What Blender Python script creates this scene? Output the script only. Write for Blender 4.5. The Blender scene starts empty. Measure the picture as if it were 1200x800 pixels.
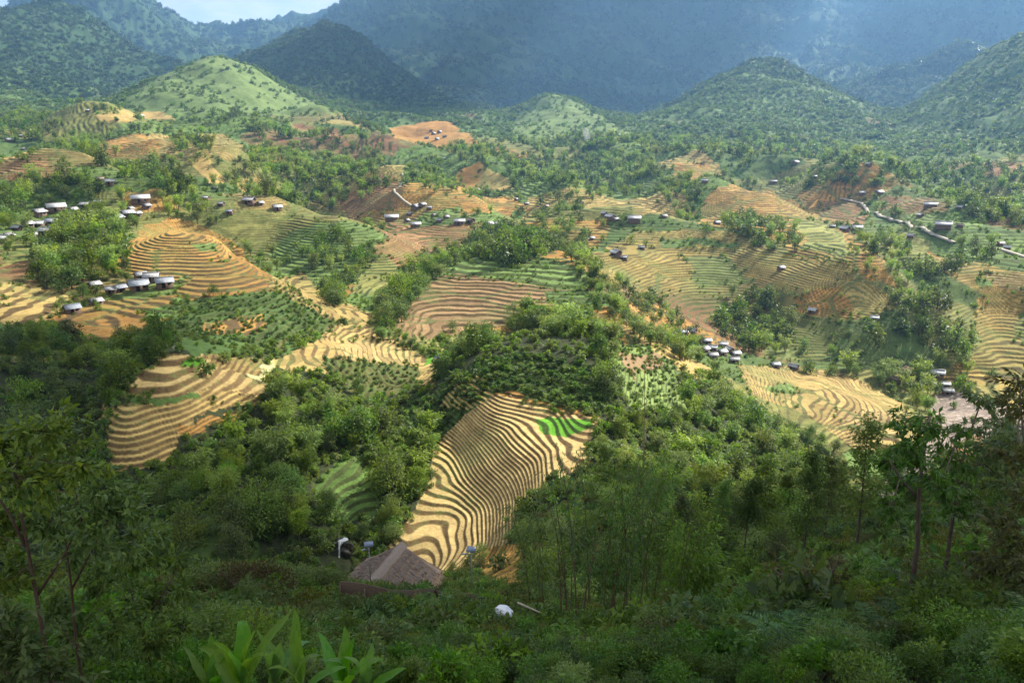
import bpy, bmesh, math, random
import numpy as np
from mathutils import Vector, Matrix, Euler
random.seed(7)
RNG = np.random.default_rng(11)
C = bpy.context.scene.collection
SC = bpy.context.scene

# ------------------------------------------------------------------ camera geometry
F_PX = 950.0
PITCH = math.radians(14.74)
CP, SP = math.cos(PITCH), math.sin(PITCH)

def pix_dir(px, py):
    """azimuth and tangent of elevation of the ray through a pixel of the 1200 x 800 photograph"""
    a = (np.asarray(px, float) - 600) / F_PX
    b = -(np.asarray(py, float) - 400) / F_PX
    y = CP + b * SP
    z = -SP + b * CP
    h = np.hypot(a, y)
    return np.arctan2(a, y), z / h

# ------------------------------------------------------------------ noise
def _hash(ix, iy, seed):
    h = (ix.astype(np.int64) * 374761393 + iy.astype(np.int64) * 668265263 + seed * 974711) & 0xffffffff
    h = ((h ^ (h >> 13)) * 1274126177) & 0xffffffff
    h = (h ^ (h >> 16)) & 0xffffffff
    return h.astype(np.float64) / 4294967295.0

def perlin(x, y, seed=0):
    x0 = np.floor(x); y0 = np.floor(y)
    fx = x - x0; fy = y - y0
    u = fx * fx * fx * (fx * (fx * 6 - 15) + 10)
    v = fy * fy * fy * (fy * (fy * 6 - 15) + 10)
    def g(dx, dy):
        a = _hash(x0 + dx, y0 + dy, seed) * 2 * np.pi
        return np.cos(a) * (fx - dx) + np.sin(a) * (fy - dy)
    n0 = g(0, 0) * (1 - u) + g(1, 0) * u
    n1 = g(0, 1) * (1 - u) + g(1, 1) * u
    return (n0 * (1 - v) + n1 * v) * 1.5

def fbm(x, y, oct=4, seed=0, gain=0.5, lac=2.03):
    s = 0; a = 1.0; t = 0
    for i in range(oct):
        s = s + a * perlin(x, y, seed + i * 17); t += a
        x = x * lac + 13.7; y = y * lac + 7.1; a *= gain
    return s / t

def ridged(x, y, oct=4, seed=0):
    s = 0; a = 1.0; t = 0
    for i in range(oct):
        s = s + a * (1 - 2 * np.abs(perlin(x, y, seed + i * 31))); t += a
        x = x * 2.1 + 3.3; y = y * 2.1 + 9.1; a *= 0.5
    return s / t

def cells(x, y, seed=0):
    """nearest-cell random value and distance to border (Worley)"""
    x0 = np.floor(x); y0 = np.floor(y)
    d1 = np.full(x.shape, 9e9); d2 = np.full(x.shape, 9e9); val = np.zeros(x.shape); val2 = np.zeros(x.shape)
    for i in (-1, 0, 1):
        for j in (-1, 0, 1):
            cx = x0 + i; cy = y0 + j
            ax = cx + 0.1 + 0.8 * _hash(cx, cy, seed); ay = cy + 0.1 + 0.8 * _hash(cx, cy, seed + 5)
            d = np.hypot(ax - x, ay - y)
            m = d < d1
            d2 = np.where(m, d1, np.minimum(d2, d))
            val = np.where(m, _hash(cx, cy, seed + 9), val)
            val2 = np.where(m, _hash(cx, cy, seed + 23), val2)
            d1 = np.where(m, d, d1)
    return val, val2, d2 - d1

def sstep(a, b, x):
    t = np.clip((x - a) / (b - a), 0, 1)
    return t * t * (3 - 2 * t)

# ------------------------------------------------------------------ survey points of the land: (column, row, horizontal distance)
P = []
def S(s):
    for q in s.split():
        a = q.split(',')
        P.append((float(a[0]), float(a[1]), float(a[2])))
H = []
def HZ(s):      # unseen ground: (column, height, distance)
    for q in s.split():
        a = q.split(',')
        H.append((float(a[0]), float(a[1]), float(a[2])))
for c in (-200, 0, 200, 400, 600, 800, 1000, 1200, 1400):
    HZ(f'{c},-1.75,1 {c},-1.85,2.2 {c},-4.2,5')
# own hillside
S('-150,800,11 0,800,11 200,800,11.5 400,800,13 600,800,14 800,800,14 1000,800,13 1200,800,12 1350,800,12')
S('0,740,24 150,730,28 300,730,31 450,730,33 600,735,34 750,745,32 900,735,32 1050,720,30 1200,700,26 1350,700,26 -150,740,24')
S('-150,700,45 50,700,46 200,695,52 300,690,60 400,697,61 500,705,60 600,712,56 700,715,52 800,700,55 900,680,60 1000,660,62 1100,630,58 1200,600,50 1350,590,48')
HZ('-150,-50,75 0,-56,80 100,-61,84 200,-64,86 300,-66,90')
# hut terrace, stream
S('420,690,74 470,692,75 520,690,75 570,690,76 620,672,84')
HZ('340,-66,95 400,-70,107')
S('400,652,113 403,612,127 425,570,138 445,535,150 455,500,166 470,470,178 478,420,220 465,385,250 480,340,310 500,310,350')
# left bank beyond the ravine
S('240,665,107 250,600,125 300,620,118 360,610,120 300,560,140 360,560,140 250,550,146 200,548,150 150,548,151 60,560,146 0,560,142 -150,560,142')
S('140,500,157 150,470,163 200,450,168 230,425,178 215,420,180 290,455,176 300,500,168 250,520,160 250,480,166 350,500,160 400,500,158 380,440,186 320,420,203 430,450,186')
S('60,500,176 100,500,172 100,530,160 0,500,172 60,450,185 0,450,188 110,440,196 60,400,232 0,400,236 150,405,222 -150,450,190 -150,400,240')
S('0,372,268 85,372,266 130,360,275 0,340,300 60,350,292 100,335,305 -150,350,295')
# left spur with the houses and orange terraces
S('165,340,284 200,345,276 250,345,268 210,395,216 260,390,224 300,385,230 330,360,255 280,320,292 330,400,222 400,400,228 370,375,245 440,415,224 490,432,218 500,410,232 420,380,246')
S('160,290,335 200,262,352 250,265,350 210,300,318 250,290,326 290,300,316 330,325,290 140,300,335')
HZ('200,-47,395 250,-50,390 300,-58,350 350,-64,330 400,-66,320 150,-46,390')
# central spur
S('500,671,112 470,640,118 480,620,123 510,590,130 520,560,139 535,520,150 560,640,114 600,600,118 640,560,121 560,560,134 600,520,139 650,500,144 700,500,140 690,560,120 640,620,104 600,650,103 680,640,92')
S('560,470,157 600,470,155 650,465,156 700,470,152 540,440,170 600,420,172 650,418,173 700,430,166 720,450,160 520,455,172 575,400,186 620,390,188 660,388,190 700,395,192 730,400,196 500,475,168')
HZ('560,-66,225 620,-67,228 680,-66,232 720,-66,226')
S('760,430,194 740,460,165 780,480,170 820,450,200 820,490,178 860,500,190 880,520,185 760,410,215 800,425,225 790,540,145 750,520,142 850,560,150 900,540,175 930,520,195 950,560,166 900,600,128 800,600,112 740,600,96 720,660,78')
# right of own hillside: shoulder then drop to the river
S('1000,600,122 1000,575,142 960,625,108 1080,590,112 1120,570,112 1200,560,95 1350,550,90')
HZ('1000,-108,215 1060,-114,210 1100,-116,200 1200,-116,190 1350,-116,190 950,-94,215')
S('1040,548,258 1010,530,266 1080,540,262 1150,530,275 1200,520,285 1150,490,315 1130,468,335 1200,480,330 1350,490,320')
S('900,480,270 880,440,300 950,445,315 1000,480,292 960,500,268 1060,490,300 1020,455,320 1080,515,280')
# village below and right slope
S('800,398,318 840,412,322 870,425,315 860,400,340 930,430,330 1000,430,340 1060,435,350 1105,445,352 1150,440,350 1200,450,345 1350,450,345')
S('850,380,350 920,400,345 960,395,360 1000,400,360 1050,390,378 1110,400,380 1150,410,378 1200,410,380 1100,360,420 1050,350,420 1150,350,440 1200,340,450 1350,340,450 1200,300,520 1120,310,500')
S('950,330,430 1000,340,420 900,350,410 860,350,395 900,310,465 840,320,435 780,340,395 800,300,470 850,285,510 900,295,500 960,310,465 1020,320,450')
# spur with the cottage and grass fields
S('500,380,268 560,385,262 620,372,270 570,350,298 520,350,300 620,345,300 660,340,305 600,318,330 540,315,335 640,310,340 680,335,308 690,310,338 650,290,362 590,288,368 530,295,365 600,270,392')
S('700,350,290 720,370,268 745,385,250 770,395,245')
HZ('740,-74,330 720,-71,365 790,-80,290')
HZ('760,-78,350')
S('780,365,366 820,365,368')
HZ('600,-64,440 540,-62,430 650,-68,430')
# middle valley
S('440,300,395 420,330,340 390,345,320 450,270,470 400,280,440 360,290,420 340,270,480 500,265,520 560,262,530 620,265,520 660,262,540')
S('700,290,445 740,275,500 720,300,430 720,260,560 780,260,560 800,245,610 850,235,650 900,250,610 940,270,560 1000,285,540')
S('840,222,690 900,225,700 960,230,700 1000,240,700 1050,255,640 1100,265,600 1150,280,560 1200,275,580 1350,275,580 1100,240,720 1150,250,700 1200,240,740 1350,240,740')
S('1000,215,840 1100,210,870 1200,205,900 1350,205,900 900,205,850 940,195,1000 1030,195,1000')
S('0,290,390 60,275,410 120,255,430 0,265,420 60,245,455 120,235,480 160,240,480 170,225,520 0,235,480 -150,270,415 -150,230,500')
S('60,215,560 0,200,620 30,195,660 130,205,600 190,210,600 240,225,560 250,240,530 300,245,540 350,250,545 200,190,720 100,175,850 0,175,820 150,170,900 -150,180,800')
S('250,200,700 320,190,800 300,215,660 370,205,740 430,220,680 430,190,850 470,240,610 500,235,640 560,230,660 620,235,650 680,235,660 750,235,660')
S('480,205,790 505,186,860 530,205,790 560,205,800 620,205,820 700,205,840 770,205,820 540,180,1000 650,180,1020 750,180,1020 850,190,960')
HZ('505,-45,980')
S('60,140,1200 0,150,1080 130,135,1150 200,150,1080 300,160,1020 400,165,1050 450,150,1250 490,160,1180 540,150,1280 600,160,1200 -150,150,1080')
S('680,165,1180 760,165,1200 850,170,1200 950,172,1200 1050,182,1150 1150,188,1100 1200,188,1100 1350,188,1100')
# nearer hills
S('250,57,1560 225,70,1540 200,85,1500 280,72,1550 320,95,1480 360,120,1420 400,140,1350 160,105,1450 120,120,1380 250,100,1380 300,130,1200 240,130,1180')
HZ('250,60,2000 120,10,1700 340,70,1900 180,30,1900')
S('368,38,2350 345,50,2330 310,65,2280 400,45,2350 430,60,2300 470,90,2150 520,115,1950 560,135,1750 440,110,1900 400,80,2050 490,130,1600 350,90,2000')
HZ('370,160,3000 430,110,2800 500,60,2500 580,20,2150')
S('655,111,1720 635,116,1700 610,135,1620 590,150,1500 690,128,1650 720,145,1520 660,135,1500 650,150,1350')
HZ('655,10,2200 720,0,2000 600,0,2100')
S('885,76,1900 860,84,1880 830,100,1820 800,120,1720 770,140,1560 910,84,1880 940,97,1840 980,115,1760 1010,135,1640 1050,155,1480 880,110,1650 900,140,1400 830,140,1450')
HZ('885,40,2500 800,20,2300 1000,20,2300 1060,-15,2000')
S('1200,44,1750 1170,62,1780 1130,85,1780 1100,105,1760 1070,125,1700 1350,-20,1750 1150,120,1500 1200,110,1450 1120,150,1400 1200,150,1300 1180,165,1250 1350,120,1350')
HZ('1200,90,2200 1100,30,2200')
S('1130,66,2700 1090,82,2650 1050,95,2600 1010,108,2500 1180,50,2700')
HZ('1050,80,3000 1130,100,3000')
# far ranges
S('-150,-20,2600 0,26,2700 30,20,2750 70,28,2750 110,30,2750 140,55,2700 175,80,2650 200,95,2600 100,70,2300 40,90,2000 0,110,1800 70,120,1700 120,112,1900 -150,100,1900')
HZ('60,120,3300 180,40,3000')
S('90,-20,4000 125,-22,4050 150,-8,4100 165,8,4150 190,30,4100 215,60,3900 120,30,3700')
S('170,26,4700 200,30,4750 225,40,4800 258,47,4850 275,46,4850 300,37,4850 325,36,4850 345,26,4850 360,26,4850 385,16,4850 410,2,4850 330,52,4300 280,60,4300 240,55,4300')
S('440,-22,4200 430,15,3700 480,10,3500 520,40,3300 580,70,3100 640,90,2900 700,115,2700 740,130,2500 480,60,2900')
S('520,-40,4600 600,-22,4700 645,3,4800 668,6,4800 692,2,4800 740,-4,4850 790,-30,4800 900,-50,4700 1000,-50,4700 1100,-60,4700 1200,-60,4700 1350,-60,4700')
S('600,40,3900 700,60,3700 760,90,3300 800,60,3800 900,40,4000 1000,60,3800 1050,80,3400 1100,40,4000 1200,10,4000 960,95,3200')
for c in range(-200, 1401, 160):
    HZ(f'{c},420,6200 {c},300,7000')

_az, _t = pix_dir([p[0] for p in P], [p[1] for p in P])
_r = np.array([p[2] for p in P])
_haz = pix_dir([h[0] for h in H], [400.0] * len(H))[0]
_hr = np.array([h[2] for h in H]); _ht = np.array([h[1] for h in H]) / _hr
CU = np.concatenate([_az, _haz]) * 3.0
CV = np.log(np.concatenate([_r, _hr]))
CT = np.concatenate([_t, _ht])
def _phi(d): return d ** 1.4
n = len(CU)
D = np.hypot(CU[:, None] - CU[None], CV[:, None] - CV[None])
A = np.zeros((n + 3, n + 3))
A[:n, :n] = _phi(D)
A[:n, :n] -= np.eye(n) * 0.008
A[:n, n] = 1; A[:n, n + 1] = CU; A[:n, n + 2] = CV
A[n:, :n] = A[:n, n:].T
W = np.linalg.solve(A, np.concatenate([CT, np.zeros(3)]))
def rbf(u, v):
    out = np.empty(u.shape)
    fu, fv, fo = u.ravel(), v.ravel(), out.ravel()
    for i in range(0, fu.size, 20000):
        a, b = fu[i:i + 20000], fv[i:i + 20000]
        fo[i:i + 20000] = _phi(np.hypot(a[:, None] - CU[None], b[:, None] - CV[None])) @ W[:n] + W[n] + W[n + 1] * a + W[n + 2] * b
    return out

# ------------------------------------------------------------------ the grid (polar about the viewpoint, finer where the land is nearer)
RES = 1.0
AZMAX = math.radians(46)
NA = int(1500 * RES)
AZ = np.linspace(-AZMAX, AZMAX, NA)
_segs = [(1, 20, .03), (20, 62, .012), (62, 100, .0028), (100, 240, .0017), (240, 480, .0018), (480, 900, .0025), (900, 1600, .0035), (1600, 3000, .005), (3000, 6400, .007)]
_rr = []
for a, b, d in _segs:
    k = max(2, int(math.log(b / a) / (d / RES)))
    _rr.append(np.exp(np.linspace(math.log(a), math.log(b), k, endpoint=False)))
RR = np.concatenate(_rr + [np.array([6400.0])])
NR = len(RR)
# coarse evaluation then cubic upsampling
cu = np.linspace(-AZMAX, AZMAX, 230); cv = np.linspace(0, math.log(6500), 380)
coarse = rbf(*np.meshgrid(cu * 3.0, cv))
# soften the cusps of the interpolation
for _ in range(2):
    q = np.pad(coarse, 1, mode='edge')
    coarse = (q[1:-1, 1:-1] * 4 + q[:-2, 1:-1] + q[2:, 1:-1] + q[1:-1, :-2] + q[1:-1, 2:]) / 8
def crmat(src, dst):
    M = np.zeros((len(dst), len(src)))
    s = (dst - src[0]) / (src[1] - src[0])
    i = np.clip(np.floor(s).astype(int), 1, len(src) - 3); f = s - i
    w = [-.5 * f + f ** 2 - .5 * f ** 3, 1 - 2.5 * f ** 2 + 1.5 * f ** 3, .5 * f + 2 * f ** 2 - 1.5 * f ** 3, -.5 * f ** 2 + .5 * f ** 3]
    for k in range(4):
        M[np.arange(len(dst)), i - 1 + k] += w[k]
    return M
T0 = crmat(cv, np.log(RR)) @ coarse @ crmat(cu, AZ).T
X = RR[:, None] * np.sin(AZ)[None]
Y = RR[:, None] * np.cos(AZ)[None]
R2 = np.broadcast_to(RR[:, None], X.shape)
Z = T0 * R2
# relief of its own at every scale
Z += sstep(5, 40, R2) * (1 - sstep(1000, 1500, R2)) * fbm(X / 19, Y / 19, 3, 3) * 0.5
Z += sstep(150, 600, R2) * fbm(X / 130, Y / 130, 4, 8) * np.minimum(R2 * 0.013, 19) + sstep(95, 125, R2) * (1 - sstep(230, 300, R2)) * fbm(X / 24, Y / 24, 2, 12) * 1.1 + sstep(330, 500, R2) * (1 - sstep(1100, 1400, R2)) * fbm(X / 210 + 5, Y / 150, 3, 14) * 20
# spurs that run out of the side slopes into the valley
for pts_, hh, ww in (('255,215,700 330,250,540 400,290,440', 11, 32), ('470,205,800 520,240,640 560,262,545', 10, 38), ('820,218,720 900,250,620 980,290,540 1045,330,440', 13, 38),
                     ('740,262,560 850,275,520 940,300,460 1010,345,420', 9, 32), ('1000,225,820 1100,260,650 1200,310,500', 13, 42), ('600,200,850 660,225,720 700,260,560', 10, 38),
                     ('60,205,620 130,225,560 200,240,510', 10, 36), ('350,180,850 430,205,720 480,235,620', 14, 42), ('850,180,1000 950,205,900 1020,225,800', 15, 48), ('100,150,1080 200,175,860 260,195,740', 15, 48), ('700,165,1150 780,190,960 800,215,830', 13, 46), ('380,150,1250 450,170,1050 520,185,880', 13, 48)):
    q_ = np.array([tuple(map(float, w_.split(','))) for w_ in pts_.split()]); a_ = pix_dir(q_[:, 0], q_[:, 1])[0]; c_ = np.stack([q_[:, 2] * np.sin(a_), q_[:, 2] * np.cos(a_)], 1)
    dm = np.full(X.shape, 1e9)
    for k in range(len(c_) - 1):
        e_ = c_[k + 1] - c_[k]; t_ = np.clip(((X - c_[k, 0]) * e_[0] + (Y - c_[k, 1]) * e_[1]) / (e_ @ e_), 0, 1)
        dm = np.minimum(dm, np.hypot(X - c_[k, 0] - t_ * e_[0], Y - c_[k, 1] - t_ * e_[1]))
    dm = dm + 10 * fbm(X / 40, Y / 40, 2, 66)
    Z += hh * (np.exp(-(dm / ww) ** 2) - .45 * np.exp(-((dm - 2.1 * ww) / ww) ** 2))
mt = sstep(1100, 2600, R2)
wx = X + 120 * fbm(X / 500, Y / 500, 3, 41); wy = Y + 120 * fbm(X / 500, Y / 500, 3, 47)
Z += mt * (ridged(wx / 620, wy / 620, 5, 21) - 0.25) * np.minimum(R2 * 0.030, 125) + mt * fbm(X / 90, Y / 90, 3, 61) * 12
Z += sstep(2300, 3600, R2) * (ridged(wx / 210, wy / 210, 4, 123) - .2) * 34
Z = np.minimum(Z, 770 + 0 * Z)
Z0 = Z.copy()                                    # before the terraces are cut

def interp_rc(px, py):
    return None
def ground_hit(px, py):
    """world point where the ray through this pixel first meets the land"""
    az, t = pix_dir(px, py)
    j = np.clip(np.searchsorted(AZ, az), 1, NA - 1)
    f = (az - AZ[j - 1]) / (AZ[j] - AZ[j - 1])
    prof = (Z[:, j - 1] * (1 - f) + Z[:, j] * f) / RR
    ok = prof >= t
    i = int(np.argmax(ok)) if ok.any() else NR - 1
    if i > 0 and ok.any():
        g = (t - prof[i - 1]) / max(prof[i] - prof[i - 1], 1e-9)
        r = RR[i - 1] + (RR[i] - RR[i - 1]) * np.clip(g, 0, 1)
    else:
        r = RR[i]
    return r * math.sin(az), r * math.cos(az)
def zat(x, y, G=None):
    G = Z if G is None else G
    x = np.asarray(x, float); y = np.asarray(y, float)
    az = np.arctan2(x, y); r = np.hypot(x, y)
    a = np.clip((az + AZMAX) / (2 * AZMAX) * (NA - 1), 0, NA - 1.001)
    j = a.astype(int); f = a - j
    i = np.clip(np.searchsorted(RR, r) - 1, 0, NR - 2); g = np.clip((r - RR[i]) / (RR[i + 1] - RR[i]), 0, 1)
    return (G[i, j] * (1 - f) + G[i, j + 1] * f) * (1 - g) + (G[i + 1, j] * (1 - f) + G[i + 1, j + 1] * f) * g
def inside(poly, x, y):
    """point in polygon, vectorised over arrays"""
    poly = np.asarray(poly); res = np.zeros(np.shape(x), bool)
    m = (x >= poly[:, 0].min()) & (x <= poly[:, 0].max()) & (y >= poly[:, 1].min()) & (y <= poly[:, 1].max())
    if not m.any(): return res
    xs, ys = x[m], y[m]; c = np.zeros(xs.shape, bool)
    for k in range(len(poly)):
        x1, y1 = poly[k]; x2, y2 = poly[k - 1]
        if y1 == y2: continue
        c ^= ((y1 > ys) != (y2 > ys)) & (xs < (x2 - x1) * (ys - y1) / (y2 - y1) + x1)
    res[m] = c
    return res
def world_poly(s):
    """outline of a field traced in the photograph -> its outline on the ground"""
    q = [tuple(map(float, w.split(','))) for w in s.split()]
    out = []
    for k in range(len(q)):
        a, b = q[k], q[(k + 1) % len(q)]
        m = max(1, int(math.hypot(a[0] - b[0], a[1] - b[1]) / 14))
        for i in range(m):
            out.append(ground_hit(a[0] + (b[0] - a[0]) * i / m, a[1] + (b[1] - a[1]) * i / m))
    return np.array(out)
HAZE = .0001; CLOUDS = True; EXPO = 1.22
# ------------------------------------------------------------------ land cover: fields traced on the ground
def rgb(h):
    h = h.lstrip('#'); c = [int(h[i:i + 2], 16) / 255 for i in (0, 2, 4)]
    return np.array([x / 12.92 if x <= .04045 else ((x + .055) / 1.055) ** 2.4 for x in c])
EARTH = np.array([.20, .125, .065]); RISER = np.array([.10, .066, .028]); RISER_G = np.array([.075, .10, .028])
CREAM = np.array([.43, .305, .12]); STRAW = np.array([.38, .265, .09]); OCHRE = np.array([.39, .205, .055])
RUST = np.array([.25, .135, .06]); OLIVE = np.array([.20, .19, .055]); GRASS = np.array([.10, .165, .038])
MEADOW = np.array([.14, .21, .055]); DARKG = np.array([.045, .085, .022]); PADDY = np.array([.095, .25, .018])
SAND = np.array([.30, .235, .185]); SCRUB = np.array([.075, .125, .032]); BROWN = np.array([.23, .15, .075])

_fz = sstep(280, 520, R2)
def warp(dx):
    return (1 - _fz) * (2.6 * fbm(X / 11 + dx, Y / 11, 4, 71) + 1.0 * fbm(X / 2.2 + dx, Y / 2.2, 2, 74)) * sstep(60, 200, R2) + _fz * 12 * fbm(X / 45 + dx, Y / 45, 4, 72)
WXn = X + warp(0); WYn = Y + warp(40)

tread = np.empty(X.shape + (3,)); riser = np.empty(X.shape + (3,))
terr = np.zeros(X.shape); hstep = np.full(X.shape, 1.0); bush = np.zeros(X.shape, np.int8)
# default cover of the middle valley: a mosaic of plots
cv1, cv2, edge = cells(WXn / 62, WYn / 48, 5)
far1, far2, _e = cells(WXn / 110, WYn / 85, 15)
cv1 = np.where(R2 > 560, far1, cv1); cv2 = np.where(R2 > 560, far2, cv2)
cols = [GRASS, OLIVE, MEADOW, STRAW, RUST * .8, SCRUB, GRASS, OLIVE, SCRUB, OLIVE, OCHRE, MEADOW]
ci = (cv1 * len(cols)).astype(int)
tread[:] = np.array(cols)[ci]
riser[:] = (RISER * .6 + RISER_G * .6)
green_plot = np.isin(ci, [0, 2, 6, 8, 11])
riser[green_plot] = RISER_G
mid = (R2 > 205) & (R2 < 1150)
terr[mid] = 1
hstep[R2 > 480] = 1.25; hstep[R2 > 700] = 1.7
# hills and mountains
hm = sstep(1080, 1250, R2)[..., None]
gpat = sstep(-.15, .25, fbm(WXn / 120, WYn / 120, 4, 91))[..., None]
gf = sstep(-.2, .3, fbm(WXn / 26, WYn / 26, 4, 95))[..., None]
HILLS = inside(world_poly('130,125 165,104 200,84 225,70 247,58 270,66 300,82 325,98 370,122 420,148 455,168 380,158 300,150 200,140'), WXn, WYn) | inside(world_poly('590,150 612,134 635,117 655,112 672,119 692,129 722,146 740,160 660,172 610,166'), WXn, WYn)
hill = (np.array([.10, .15, .044]) * (1 - gpat) + np.array([.065, .11, .032]) * gpat) * (1.15 - .45 * gf)
hill = np.where(HILLS[..., None], hill * .35 + np.array([.165, .215, .068]) * .65, hill)
bare = sstep(.30, .45, fbm(WXn / 160, WYn / 160, 4, 97))[..., None] * (1 - sstep(1500, 2000, R2))[..., None]
hill = hill * (1 - bare * .6) + BROWN * bare * .6
mtn = sstep(1800, 2150, R2)[..., None]
rock = sstep(.28, .45, fbm(WXn / 300, WYn / 200, 5, 99))[..., None]
hill = hill * (1 - mtn) + mtn * (np.array([.040, .075, .027]) * (1 - rock * .14) + np.array([.22, .21, .17]) * rock * .14)
tread = tread * (1 - hm) + hill * hm
terr *= 1 - hm[..., 0]
# own hillside and the ravine
near = R2 < 205
tread[near] = SCRUB * .8; riser[near] = SCRUB * .7; terr[near] = 0
mott = fbm(X / 3.1, Y / 3.1, 4, 33)
tread[near] = (np.array([.040, .048, .020]) * (1 + .6 * mott[near][:, None]))

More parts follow.
